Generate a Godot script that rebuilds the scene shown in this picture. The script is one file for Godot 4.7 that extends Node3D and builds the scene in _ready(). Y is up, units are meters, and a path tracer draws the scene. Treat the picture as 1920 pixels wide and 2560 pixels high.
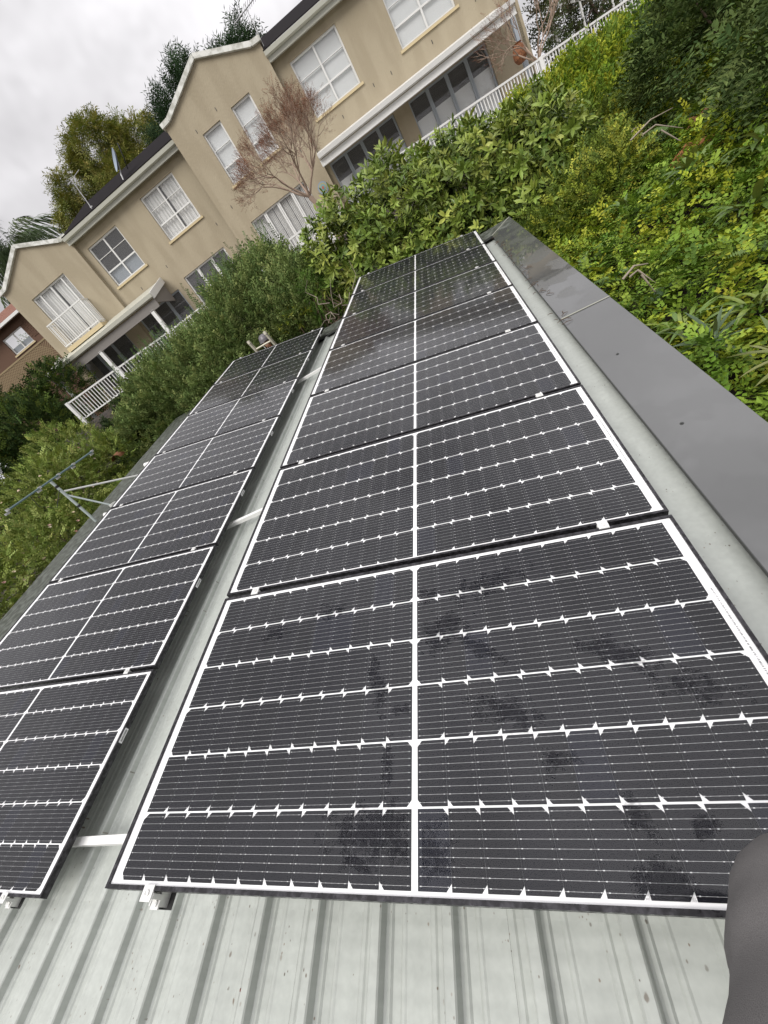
extends Node3D

# ---------------------------------------------------------------- frames of the place
var CAM := Vector3(1.5789, 0.9315, 0.2152)
# roof frame: x to the right across the ribs, y along the roof's normal (0 = high edge of the right panel row), z towards the photographer
var RT := Transform3D(Basis(Vector3(0.99961, -0.02763, -0.00387), Vector3(0.0279, 0.98993, 0.13876), Vector3(0, -0.13882, 0.99032)), Vector3.ZERO)
# street frame of the houses: x along the facades, y up (0 = camera height), z out of the facades
var FT := Transform3D(Basis(Vector3(0.97915, 0, -0.20312), Vector3.UP, Vector3(0.20312, 0, 0.97915)), Vector3(-2.4834, 0.9315, -19.368))
var rng := RandomNumberGenerator.new()
var used := {}
var M := {}

# ---------------------------------------------------------------- mesh collector (corners counter-clockwise from outside)
class MB:
	var v := PackedVector3Array()
	var n := PackedVector3Array()
	var u := PackedVector2Array()
	func tri(a: Vector3, b: Vector3, c: Vector3, ua := Vector2.ZERO, ub := Vector2.ZERO, uc := Vector2.ZERO):
		var m := (b - a).cross(c - a).normalized()
		v.append_array([a, c, b]); n.append_array([m, m, m]); u.append_array([ua, uc, ub])
	func quad(a: Vector3, b: Vector3, c: Vector3, d: Vector3, ua := Vector2.ZERO, ub := Vector2.ZERO, uc := Vector2.ZERO, ud := Vector2.ZERO):
		tri(a, b, c, ua, ub, uc); tri(a, c, d, ua, uc, ud)
	func strip(a: Vector3, b: Vector3, c: Vector3, d: Vector3, na: Vector3, nb: Vector3, nc: Vector3, nd: Vector3):
		v.append_array([a, c, b, a, d, c]); n.append_array([na, nc, nb, na, nd, nc])
		for i in 6: u.append(Vector2.ZERO)
	func box(c: Vector3, s: Vector3, b := Basis.IDENTITY):
		var p := []
		for i in 8: p.append(c + b * (Vector3((i & 1) - 0.5, ((i >> 1) & 1) - 0.5, (i >> 2) - 0.5) * s))
		quad(p[4], p[5], p[7], p[6]); quad(p[1], p[0], p[2], p[3]); quad(p[5], p[1], p[3], p[7])
		quad(p[0], p[4], p[6], p[2]); quad(p[6], p[7], p[3], p[2]); quad(p[0], p[1], p[5], p[4])
	func bar(a: Vector3, b: Vector3, w: float, h: float, up := Vector3.UP):
		var z := (b - a).normalized()
		var x := up.cross(z).normalized()
		box((a + b) / 2, Vector3(w, h, a.distance_to(b)), Basis(x, z.cross(x), z))
	func tube(pts: Array, rad: Array, sides := 7, caps := true):
		var rings := []
		var x := Vector3.ZERO
		for i in pts.size():
			var t: Vector3 = (pts[mini(i + 1, pts.size() - 1)] - pts[maxi(i - 1, 0)]).normalized()
			x = (x - t * x.dot(t)) if i else t.cross(Vector3.UP if absf(t.y) < 0.9 else Vector3.RIGHT)
			x = x.normalized()
			var y := t.cross(x)
			var ring := []
			for k in sides:
				var a := TAU * k / sides
				ring.append(x * cos(a) + y * sin(a))
			rings.append(ring)
		for i in pts.size() - 1:
			for k in sides:
				var k2 := (k + 1) % sides
				strip(pts[i] + rings[i][k] * rad[i], pts[i] + rings[i][k2] * rad[i], pts[i + 1] + rings[i + 1][k2] * rad[i + 1], pts[i + 1] + rings[i + 1][k] * rad[i + 1], rings[i][k], rings[i][k2], rings[i + 1][k2], rings[i + 1][k])
		if caps:
			var e := pts.size() - 1
			for k in range(1, sides - 1):
				tri(pts[0] + rings[0][0] * rad[0], pts[0] + rings[0][k + 1] * rad[0], pts[0] + rings[0][k] * rad[0])
				tri(pts[e] + rings[e][0] * rad[e], pts[e] + rings[e][k] * rad[e], pts[e] + rings[e][k + 1] * rad[e])
	func lathe(c: Vector3, prof: Array, sides := 20, b := Basis.IDENTITY):
		for i in prof.size() - 1:
			var d: Vector2 = prof[i + 1] - prof[i]
			for k in sides:
				var q := []
				var m := []
				for o in [[k, i], [k + 1, i], [k + 1, i + 1], [k, i + 1]]:
					var a: float = -TAU * o[0] / sides
					q.append(c + b * Vector3(cos(a) * prof[o[1]].x, prof[o[1]].y, sin(a) * prof[o[1]].x))
					m.append(b * Vector3(cos(a) * d.y, -d.x, sin(a) * d.y).normalized())
				strip(q[0], q[1], q[2], q[3], m[0], m[1], m[2], m[3])
	func extrude(poly: Array, z0: float, z1: float):   # polygon counter-clockwise in x, y
		var pv := PackedVector2Array(poly)
		var t := Geometry2D.triangulate_polygon(pv)
		for i in range(0, t.size(), 3):
			var a := pv[t[i]]
			var b := pv[t[i + 1]]
			var c := pv[t[i + 2]]
			if (b - a).cross(c - a) < 0:
				var s := b
				b = c
				c = s
			tri(Vector3(a.x, a.y, z1), Vector3(b.x, b.y, z1), Vector3(c.x, c.y, z1))
			tri(Vector3(a.x, a.y, z0), Vector3(c.x, c.y, z0), Vector3(b.x, b.y, z0))
		for i in pv.size():
			var a := pv[i]
			var b := pv[(i + 1) % pv.size()]
			quad(Vector3(a.x, a.y, z0), Vector3(b.x, b.y, z0), Vector3(b.x, b.y, z1), Vector3(a.x, a.y, z1))
	func mesh() -> ArrayMesh:
		var arr := []
		arr.resize(Mesh.ARRAY_MAX)
		arr[Mesh.ARRAY_VERTEX] = v
		arr[Mesh.ARRAY_NORMAL] = n
		arr[Mesh.ARRAY_TEX_UV] = u
		var m := ArrayMesh.new()
		m.add_surface_from_arrays(Mesh.PRIMITIVE_TRIANGLES, arr)
		return m

# ---------------------------------------------------------------- nodes
func numbered(s: String) -> String:
	var k: int = used.get(s, 0)
	used[s] = k + 1
	return s if k == 0 else "%s_%03d" % [s, k]

func tag(o: Node3D, label: String, category: String, group := ""):
	o.set_meta("label", label); o.set_meta("category", category)
	if group: o.set_meta("group", group)

func thing(called: String, label: String, category: String, xf := Transform3D.IDENTITY, group := "") -> Node3D:
	var o := Node3D.new()
	o.name = numbered(called)
	add_child(o)
	o.transform = xf
	tag(o, label, category, group)
	return o

func part(par: Node3D, called: String, m: Mesh, mat: Material, xf := Transform3D.IDENTITY, kind := "") -> MeshInstance3D:
	var o := MeshInstance3D.new()
	o.mesh = m
	o.material_override = mat
	o.transform = xf
	var k: int = par.get_meta("n_" + called, 0)
	o.name = called if k == 0 else "%s_%03d" % [called, k]
	par.set_meta("n_" + called, k + 1)
	par.add_child(o, true)
	if kind: o.set_meta("kind", kind)
	return o

func struct(called: String, m: Mesh, mat: Material, xf := Transform3D.IDENTITY) -> MeshInstance3D:
	var o := MeshInstance3D.new()
	o.name = numbered(called)
	o.mesh = m
	o.material_override = mat
	o.transform = xf
	add_child(o)
	o.set_meta("kind", "structure")
	return o

func scatter(par: Node3D, called: String, m: Mesh, mat: Material, xfs: Array, cols: Array, kind := "stuff") -> MultiMeshInstance3D:
	var mm := MultiMesh.new()
	mm.transform_format = MultiMesh.TRANSFORM_3D
	mm.use_colors = true
	mm.mesh = m
	mm.instance_count = xfs.size()
	for i in xfs.size():
		mm.set_instance_transform(i, xfs[i])
		mm.set_instance_color(i, cols[i])
	var o := MultiMeshInstance3D.new()
	o.name = called
	o.multimesh = mm
	o.material_override = mat
	if kind: o.set_meta("kind", kind)
	par.add_child(o, true)
	return o

# ---------------------------------------------------------------- materials
func lin(r: float, g: float, b: float) -> Color:
	return Color(r, g, b).linear_to_srgb()

func mat(c: Color, rough: float, metal := 0.0, spec := 0.5) -> StandardMaterial3D:
	var m := StandardMaterial3D.new()
	m.albedo_color = c
	m.roughness = rough
	m.metallic = metal
	m.metallic_specular = spec
	return m

func leaf_mat(rough: float, back := 0.3) -> StandardMaterial3D:
	var m := mat(Color.WHITE, rough)
	m.vertex_color_use_as_albedo = true
	m.backlight_enabled = true
	m.backlight = Color(back, back, back * 0.4)
	m.cull_mode = BaseMaterial3D.CULL_DISABLED
	return m

func noise_tex(freq: float, oct: int, c0: Color, c1: Color, sd := 1, size := 512, lo := 0.3, hi := 0.7, kind := FastNoiseLite.TYPE_SIMPLEX_SMOOTH) -> NoiseTexture2D:
	var f := FastNoiseLite.new()
	f.seed = sd
	f.noise_type = kind
	f.frequency = freq
	f.fractal_octaves = oct
	var t := NoiseTexture2D.new()
	t.width = size
	t.height = size
	t.seamless = true
	t.noise = f
	var g := Gradient.new()
	g.offsets = PackedFloat32Array([lo, hi])
	g.colors = PackedColorArray([c0, c1])
	t.color_ramp = g
	return t

func bump_tex(freq: float, oct: int, strength: float, sd := 1, size := 512) -> NoiseTexture2D:
	var t := noise_tex(freq, oct, Color.BLACK, Color.WHITE, sd, size, 0.0, 1.0)
	t.as_normal_map = true
	t.bump_strength = strength
	return t

func tri_map(m: StandardMaterial3D, s: float, world := false):
	m.uv1_triplanar = true
	m.uv1_world_triplanar = world
	m.uv1_scale = Vector3(s, s, s)

func gray(v: float) -> Color:
	return Color(v, v, v)

func make_materials():
	M.stucco = mat(lin(0.39, 0.335, 0.238), 0.9)
	M.stucco.albedo_texture = noise_tex(0.006, 5, Color(0.955, 0.95, 0.945), Color(1.0, 1.0, 1.0), 3)
	M.stucco.normal_enabled = true
	M.stucco.normal_texture = bump_tex(0.15, 3, 4.0, 5)
	M.stucco.normal_scale = 0.12
	tri_map(M.stucco, 0.22)
	M.stucco.uv1_scale = Vector3(0.42, 0.1, 0.42)
	M.white = mat(lin(0.72, 0.72, 0.70), 0.4)
	M.coping = mat(lin(0.74, 0.74, 0.70), 0.6)
	M.coping.albedo_texture = noise_tex(0.01, 5, Color(0.8, 0.8, 0.78), Color.WHITE, 8)
	tri_map(M.coping, 0.5)
	M.gutter = mat(lin(0.5, 0.5, 0.43), 0.35)
	M.blueframe = mat(lin(0.36, 0.40, 0.44), 0.45)
	M.sill = mat(lin(0.58, 0.48, 0.29), 0.8)
	M.tile = mat(lin(0.014, 0.012, 0.013), 0.9, 0.0, 0.15)
	M.tile_red = mat(lin(0.2, 0.085, 0.055), 0.8)
	M.brick = mat(lin(0.125, 0.07, 0.045), 0.9)
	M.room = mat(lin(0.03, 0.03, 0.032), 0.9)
	M.blind = mat(lin(0.56, 0.58, 0.58), 0.7)
	M.greyblind = mat(lin(0.2, 0.23, 0.26), 0.7)
	M.curtain = mat(lin(0.66, 0.66, 0.64), 0.8)
	M.curtain.backlight_enabled = true
	M.curtain.backlight = Color(0.4, 0.4, 0.4)
	M.pane = mat(Color(1, 1, 1, 0.08), 0.0)
	M.pane.transparency = BaseMaterial3D.TRANSPARENCY_ALPHA
	M.beam = mat(lin(0.2, 0.185, 0.17), 0.7)
	M.lattice = mat(lin(0.26, 0.2, 0.11), 0.8)
	M.terracotta = mat(lin(0.3, 0.12, 0.05), 0.8)
	M.terracotta.albedo_texture = noise_tex(0.03, 4, Color(0.7, 0.7, 0.7), Color.WHITE, 12)
	tri_map(M.terracotta, 1.2)
	M.paving = mat(lin(0.3, 0.28, 0.25), 0.8)
	M.soil = mat(lin(0.045, 0.032, 0.02), 0.95)
	M.soil.albedo_texture = noise_tex(0.02, 5, Color(0.5, 0.5, 0.5), Color.WHITE, 15)
	tri_map(M.soil, 0.4, true)
	# roof steel
	M.deck = mat(lin(0.445, 0.468, 0.450), 0.34, 0.0, 0.4)
	M.deck.albedo_texture = ImageTexture.create_from_image(deck_image())
	M.deck.uv1_scale = Vector3(0.77, 0.77, 1)
	M.deck.normal_enabled = true
	M.deck.normal_texture = ImageTexture.create_from_image(flute_image())
	M.deck.normal_scale = 0.4
	M.cap = mat(lin(0.085, 0.087, 0.086), 0.5, 0.0, 0.72)
	M.cap.roughness_texture = noise_tex(0.006, 5, gray(0.03), gray(0.2), 21, 1024, 0.46, 0.60)
	M.cap.roughness = 1.0
	M.cap.normal_enabled = true
	M.cap.normal_texture = bump_tex(0.004, 2, 1.5, 23)
	M.cap.normal_scale = 0.16
	tri_map(M.cap, 0.42)
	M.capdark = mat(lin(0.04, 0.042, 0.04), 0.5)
	M.sealant = mat(lin(0.3, 0.3, 0.25), 0.5)
	M.farcap = mat(lin(0.1, 0.11, 0.095), 0.55)
	M.farcap.albedo_texture = noise_tex(0.02, 5, Color(0.5, 0.52, 0.45), Color.WHITE, 31)
	tri_map(M.farcap, 0.8)
	# panels
	M.frame = mat(lin(0.05, 0.048, 0.054), 0.4, 0.5)
	M.frame.albedo_texture = noise_tex(0.03, 4, Color(0.6, 0.6, 0.6), Color.WHITE, 33)
	M.frame.roughness_texture = noise_tex(0.04, 3, gray(0.22), gray(0.6), 34)
	M.frame.roughness = 1.0
	tri_map(M.frame, 2.0)
	M.backsheet = mat(lin(0.86, 0.86, 0.86), 0.5)
	M.cells = []
	for c in [[0.007, 0.0075, 0.0115], [0.006, 0.0065, 0.0095], [0.009, 0.0105, 0.019]]:
		M.cells.append(mat(lin(c[0] * 0.8, c[1] * 0.8, c[2] * 0.8), 0.5, 0.0, 0.2))
	M.wire = mat(lin(0.62, 0.62, 0.62), 0.35, 0.6)
	M.glass = mat(Color(1, 1, 1, 0.0), 0.075, 0.0, 0.43)
	M.glass.transparency = BaseMaterial3D.TRANSPARENCY_ALPHA
	M.glass.normal_enabled = true
	M.glass.normal_texture = bump_tex(0.02, 4, 2.0, 41)
	M.glass.normal_scale = 0.014
	tri_map(M.glass, 0.9)
	M.dry = mat(lin(0.006, 0.006, 0.012), 0.7, 0.0, 0.2)  # dark see-through tint that paints darker reflections onto the near panel's glass
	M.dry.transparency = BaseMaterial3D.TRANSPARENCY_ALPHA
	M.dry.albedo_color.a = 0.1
	M.alu = mat(lin(0.72, 0.72, 0.70), 0.35, 0.35)
	M.alu_dull = mat(lin(0.5, 0.5, 0.5), 0.4, 0.5)
	M.black = mat(lin(0.01, 0.01, 0.01), 0.6)
	M.sticker = mat(lin(0.8, 0.8, 0.8), 0.5)
	M.print = mat(lin(0.05, 0.05, 0.05), 0.6)
	M.galv = mat(lin(0.42, 0.47, 0.46), 0.45, 0.3)
	M.teal = mat(lin(0.10, 0.155, 0.165), 0.5, 0.1)
	M.rust = mat(lin(0.13, 0.035, 0.02), 0.8)
	M.twig = mat(lin(0.09, 0.055, 0.035), 0.85)
	M.bark = mat(lin(0.16, 0.11, 0.075), 0.9)
	M.bark.albedo_texture = noise_tex(0.04, 4, Color(0.55, 0.55, 0.55), Color.WHITE, 51)
	tri_map(M.bark, 2.0)
	M.palebark = mat(lin(0.34, 0.25, 0.19), 0.8)
	M.drywood = mat(lin(0.3, 0.25, 0.2), 0.85)
	# plants
	M.glossleaf = leaf_mat(0.4, 0.25)
	M.glossleaf.metallic_specular = 0.35
	M.leaf = leaf_mat(0.55, 0.35)
	M.leaf.metallic_specular = 0.3
	M.dullleaf = leaf_mat(0.75, 0.3)
	M.dullleaf.metallic_specular = 0.2
	# cloth and skin
	M.grey_cloth = mat(lin(0.21, 0.2, 0.197), 0.95)
	M.grey_cloth.normal_enabled = true
	M.grey_cloth.normal_texture = bump_tex(0.35, 2, 6.0, 61)
	M.grey_cloth.normal_scale = 1.0
	M.grey_cloth.albedo_texture = noise_tex(0.3, 3, Color(0.75, 0.75, 0.75), Color.WHITE, 62)
	tri_map(M.grey_cloth, 5.0)
	M.skin = mat(lin(0.45, 0.25, 0.17), 0.55)
	M.orange = mat(lin(0.55, 0.16, 0.03), 0.8)
	M.helmet = mat(lin(0.14, 0.13, 0.14), 0.35)
	M.darkcloth = mat(lin(0.03, 0.03, 0.04), 0.9)
	M.ladder = mat(lin(0.55, 0.52, 0.42), 0.45, 0.2)

func deck_image() -> Image:
	var s := 1024
	var im := Image.create(s, s, false, Image.FORMAT_RGB8)
	var f := FastNoiseLite.new()
	f.frequency = 0.012
	f.fractal_octaves = 5
	for y in s:
		for x in s:
			var w := clampf(0.96 + 0.045 * f.get_noise_2d(x, y * 0.5) + 0.03 * f.get_noise_2d(x * 4.0 + 900, y * 4.0), 0, 1)
			im.set_pixel(x, y, Color(w, w, w * 0.985))
	var r := RandomNumberGenerator.new()
	r.seed = 77
	for k in 1000:
		var c := Vector2(r.randf() * s, r.randf() * s)
		if f.get_noise_2d(c.x * 0.6, c.y * 0.6 + 300) < 0.06: continue
		var rad := r.randf_range(0.8, 2.6) if k % 14 else r.randf_range(2.5, 5.0)
		var dark := r.randf_range(0.25, 0.75)
		var tint := Color(0.62, 0.5, 0.42).lerp(Color(0.35, 0.3, 0.26), r.randf())
		for y in range(int(c.y - rad * 1.6), int(c.y + rad * 1.6) + 1):
			for x in range(int(c.x - rad), int(c.x + rad) + 1):
				var d := Vector2((x - c.x) / rad, (y - c.y) / (rad * 1.5)).length() + 0.35 * f.get_noise_2d(x * 9.0, y * 9.0)
				if d < 1.0:
					var q := Vector2i(posmod(x, s), posmod(y, s))
					im.set_pixelv(q, im.get_pixelv(q).lerp(tint, dark * smoothstep(1.0, 0.5, d)))
	return im

func flute_image() -> Image:   # shallow cross ripples rolled into the pans
	var s := 512
	var im := Image.create(s, s, false, Image.FORMAT_RGB8)
	var f := FastNoiseLite.new()
	f.frequency = 0.01
	for y in s:
		for x in s:
			var amp := 0.11 + 0.02 * f.get_noise_2d(x * 0.7, y * 0.7)
			var ny := amp * pow(absf(sin(y * TAU * 26.0 / s)), 1.0) * signf(sin(y * TAU * 26.0 / s))
			var nx := 0.02 * f.get_noise_2d(x * 1.5 + 99, y * 1.5)
			im.set_pixel(x, y, Color(0.5 + nx * 0.5, 0.5 + ny * 0.5, 0.99))
	return im

func sky_image() -> Image:
	var w := 768
	var h := 384
	var im := Image.create(w, h, false, Image.FORMAT_RGBF)
	var f := FastNoiseLite.new()
	f.seed = 5
	f.frequency = 1.5
	f.fractal_octaves = 5
	f.domain_warp_enabled = true
	f.domain_warp_amplitude = 0.35
	f.domain_warp_frequency = 1.2
	for y in h:
		var e := PI * (0.5 - (y + 0.5) / h)
		for x in w:
			var a := TAU * (x + 0.5) / w
			var d := Vector3(cos(a) * cos(e), sin(e), sin(a) * cos(e))
			var c := Color(0.16, 0.16, 0.14)
			if d.y > 0:
				var n := f.get_noise_3d(d.x / (d.y + 0.35) * 0.62, d.y, d.z / (d.y + 0.35) * 0.62)
				var l := lerpf(0.40, 0.95, smoothstep(0.3, 0.95, d.y)) * (1.0 + 0.95 * n)
				l += 0.40 * exp(-d.y * 4.5)
				c = Color(l * 0.99, l * 0.972, l * 1.0)
			im.set_pixel(x, y, c)
	return im

# ---------------------------------------------------------------- solar panels
const PL := 1.924
const PW := 1.038
const PP := 1.058
const CELL := 0.083
const ROW := 0.1662
const GAP := 0.0047
const U0 := 0.041
const V0 := 0.0206
var TILT := deg_to_rad(10.3)

func panel_xf(left: bool, v: float) -> Transform3D:
	var b := Basis(Vector3(0, 0, 1), -TILT)
	var o := Vector3.ZERO
	if left: o = Vector3(-0.969, -0.344, 0.0065) - b.x * PL
	return RT * Transform3D(b, o + Vector3(0, 0, -v))

func cell_mesh(chamfer_left: bool) -> ArrayMesh:
	var w := CELL - 0.00012
	var h := ROW - GAP
	var cx := 0.0135
	var cz := 0.0155
	var p := [Vector2(0, 0), Vector2(w, 0), Vector2(w, h), Vector2(0, h)]
	var q := []
	if chamfer_left: q = [Vector2(cx, 0), p[1], p[2], Vector2(cx, h), Vector2(0, h - cz), Vector2(0, cz)]
	else: q = [p[0], Vector2(w - cx, 0), Vector2(w, cz), Vector2(w, h - cz), Vector2(w - cx, h), p[3]]
	var mb := MB.new()
	for i in range(1, 5):
		mb.tri(Vector3(q[0].x, 0, -q[0].y), Vector3(q[i].x, 0, -q[i].y), Vector3(q[i + 1].x, 0, -q[i + 1].y))
	return mb.mesh()

func cell_u(side: int, k: int) -> float:
	return U0 + k * CELL if side == 0 else PL - U0 - (k + 1) * CELL + 0.0008

func wire_mesh() -> ArrayMesh:
	var mb := MB.new()
	for side in 2:
		for r in 6:
			for b in 9:
				var z := -(V0 + r * ROW + (b + 0.5) * (ROW - GAP) / 9.0)
				var x0 := cell_u(side, 0 if side == 0 else 10)
				var x1 := cell_u(side, 10 if side == 0 else 0) + CELL
				flat(mb, x0 + 0.003, x1 - 0.003, z, 0.00042)
				for k in 11:
					var u := cell_u(side, k)
					flat(mb, u + 0.0055, u + 0.0090, z, 0.0019)
					flat(mb, u + CELL - 0.0100, u + CELL - 0.0070, z, 0.0016)
					for j in range(2, 8, 2):
						flat(mb, u + j * CELL / 9.0, u + j * CELL / 9.0 + 0.0016, z, 0.0009)
	return mb.mesh()

func flat(mb: MB, x0: float, x1: float, z: float, w: float, y := 0.0):
	mb.quad(Vector3(x0, y, z + w / 2), Vector3(x1, y, z + w / 2), Vector3(x1, y, z - w / 2), Vector3(x0, y, z - w / 2))

func panels():
	var fm := MB.new()
	var lip := 0.0105
	# frame: lip on top, side walls with a mitred joint line
	for z in [0.0, -(PW - lip)]:
		fm.box(Vector3(PL / 2, -0.0175, z - lip / 2), Vector3(PL, 0.035, lip))
	for x in [0.0, PL - lip]:
		fm.box(Vector3(x + lip / 2, -0.0175, -PW / 2), Vector3(lip, 0.0347, PW - 2 * lip))
	var frame := fm.mesh()
	var gm := MB.new()
	gm.quad(Vector3(lip, 0, -lip), Vector3(PL - lip, 0, -lip), Vector3(PL - lip, 0, lip - PW), Vector3(lip, 0, lip - PW))
	var sheet := gm.mesh()
	var cl := cell_mesh(true)
	var cr := cell_mesh(false)
	var wires := wire_mesh()
	var print_mesh := barcode()
	var sm := MB.new()
	sm.box(Vector3.ZERO, Vector3(0.002, 0.022, 0.075))
	var sticker := sm.mesh()
	var order := ["nearest the camera", "second from the near end", "third from the near end", "middle one, fourth from the near end", "third from the far end", "second from the far end", "farthest, at the far end"]
	var proto: Node3D
	for left in [false, true]:
		for i in 7:
			var label: String
			if left: label = "black solar panel, %s of the left row" % order[i]
			else: label = "black solar panel, %s of the right row" % order[i]
			if i == 6: label += (" below the ladder" if left else " under the hedge")
			var t: Node3D
			if proto == null:
				t = thing("solar_panel", label, "solar panel", panel_xf(false, 0), "solar panels on the roof")
				proto = t
				part(t, "frame", frame, M.frame)
				part(t, "backsheet", sheet, M.backsheet, Transform3D(Basis(), Vector3(0, -0.006, 0)))
				for r in 6:
					for side in 2:
						for k in 11:
							var lc := (r % 2 == 0) == (side == 0)
							var q := rng.randf()
							part(t, "cell", cl if lc else cr, M.cells[2 if q > 0.94 else (1 if q > 0.5 else 0)], Transform3D(Basis(), Vector3(cell_u(side, k), -0.005, -(V0 + r * ROW))))
				part(t, "busbar_wires", wires, M.wire, Transform3D(Basis(), Vector3(0, -0.0044, 0)), "stuff")
				part(t, "glass", sheet, M.glass, Transform3D(Basis(), Vector3(0, -0.0028, 0)))
			else:
				t = proto.duplicate()
				t.name = numbered("solar_panel")
				add_child(t)
				t.transform = panel_xf(left, i * PP)
				tag(t, label, "solar panel", "solar panels on the roof")
				for c in t.get_children():
					if c.name.begins_with("cell") and rng.randf() < 0.25:
						c.material_override = M.cells[rng.randi() % 2]
			if left:
				part(t, "label_sticker", sticker, M.sticker, Transform3D(Basis(), Vector3(PL + 0.0008, -0.018, -0.66)))
				part(t, "label_print", print_mesh, M.print, Transform3D(Basis(), Vector3(PL + 0.0022, -0.018, -0.66)))
			else:
				part(t, "serial_label", serial_strip(), M.print, Transform3D(Basis(), Vector3(PL - 0.026, -0.0052, -0.52)))
	# dark patches painted over the near panel for darker reflections in its wet glass
	painted_reflections(proto)

func barcode() -> ArrayMesh:
	var mb := MB.new()
	var z := -0.03
	var r := RandomNumberGenerator.new()
	r.seed = 9
	while z < 0.03:
		var w := r.randf_range(0.0006, 0.002)
		mb.quad(Vector3(0, -0.006, z + w), Vector3(0, -0.006, z), Vector3(0, 0.006, z), Vector3(0, 0.006, z + w))
		z += w + r.randf_range(0.0008, 0.002)
	return mb.mesh()

func serial_strip() -> ArrayMesh:
	var mb := MB.new()
	var r := RandomNumberGenerator.new()
	r.seed = 4
	var z := -0.2
	while z < 0.2:
		var w := r.randf_range(0.0008, 0.0022)
		flat(mb, 0.0, 0.0045, z, w)
		z += w + r.randf_range(0.0012, 0.004)
	return mb.mesh()

func painted_reflections(t: Node3D):
	var f := FastNoiseLite.new()
	f.seed = 12
	f.frequency = 1.0
	f.fractal_octaves = 4
	# centre u, v, half sizes, threshold, angle
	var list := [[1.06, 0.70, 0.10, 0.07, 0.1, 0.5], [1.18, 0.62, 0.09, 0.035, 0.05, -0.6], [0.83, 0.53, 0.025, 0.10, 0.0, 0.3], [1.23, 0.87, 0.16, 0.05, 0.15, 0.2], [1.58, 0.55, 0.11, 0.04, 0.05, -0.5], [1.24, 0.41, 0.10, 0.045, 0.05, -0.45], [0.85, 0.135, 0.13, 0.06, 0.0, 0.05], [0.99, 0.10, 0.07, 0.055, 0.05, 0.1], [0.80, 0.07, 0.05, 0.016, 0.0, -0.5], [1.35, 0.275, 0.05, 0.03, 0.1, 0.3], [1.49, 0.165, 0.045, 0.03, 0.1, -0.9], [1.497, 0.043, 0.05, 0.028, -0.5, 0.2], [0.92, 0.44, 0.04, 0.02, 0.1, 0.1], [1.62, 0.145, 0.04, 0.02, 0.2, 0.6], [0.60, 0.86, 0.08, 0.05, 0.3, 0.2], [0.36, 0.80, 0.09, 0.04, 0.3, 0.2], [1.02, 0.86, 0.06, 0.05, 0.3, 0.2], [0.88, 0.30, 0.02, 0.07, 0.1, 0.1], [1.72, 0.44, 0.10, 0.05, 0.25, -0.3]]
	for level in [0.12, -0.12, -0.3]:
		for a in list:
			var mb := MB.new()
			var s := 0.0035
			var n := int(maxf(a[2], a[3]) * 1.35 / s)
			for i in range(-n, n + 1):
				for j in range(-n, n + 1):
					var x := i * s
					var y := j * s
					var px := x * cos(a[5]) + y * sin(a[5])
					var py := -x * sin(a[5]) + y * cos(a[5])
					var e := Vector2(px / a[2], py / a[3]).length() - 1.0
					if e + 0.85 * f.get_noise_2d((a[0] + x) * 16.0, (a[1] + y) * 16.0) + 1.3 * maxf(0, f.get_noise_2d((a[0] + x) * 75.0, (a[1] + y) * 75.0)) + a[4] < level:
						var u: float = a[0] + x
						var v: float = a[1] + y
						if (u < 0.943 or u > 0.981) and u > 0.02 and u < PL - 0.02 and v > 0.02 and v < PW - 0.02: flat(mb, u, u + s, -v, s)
			if mb.v.size(): part(t, "painted_reflection", mb.mesh(), M.dry, Transform3D(Basis(), Vector3(0, -0.0018 - level * 0.001, 0)), "stuff")

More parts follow.
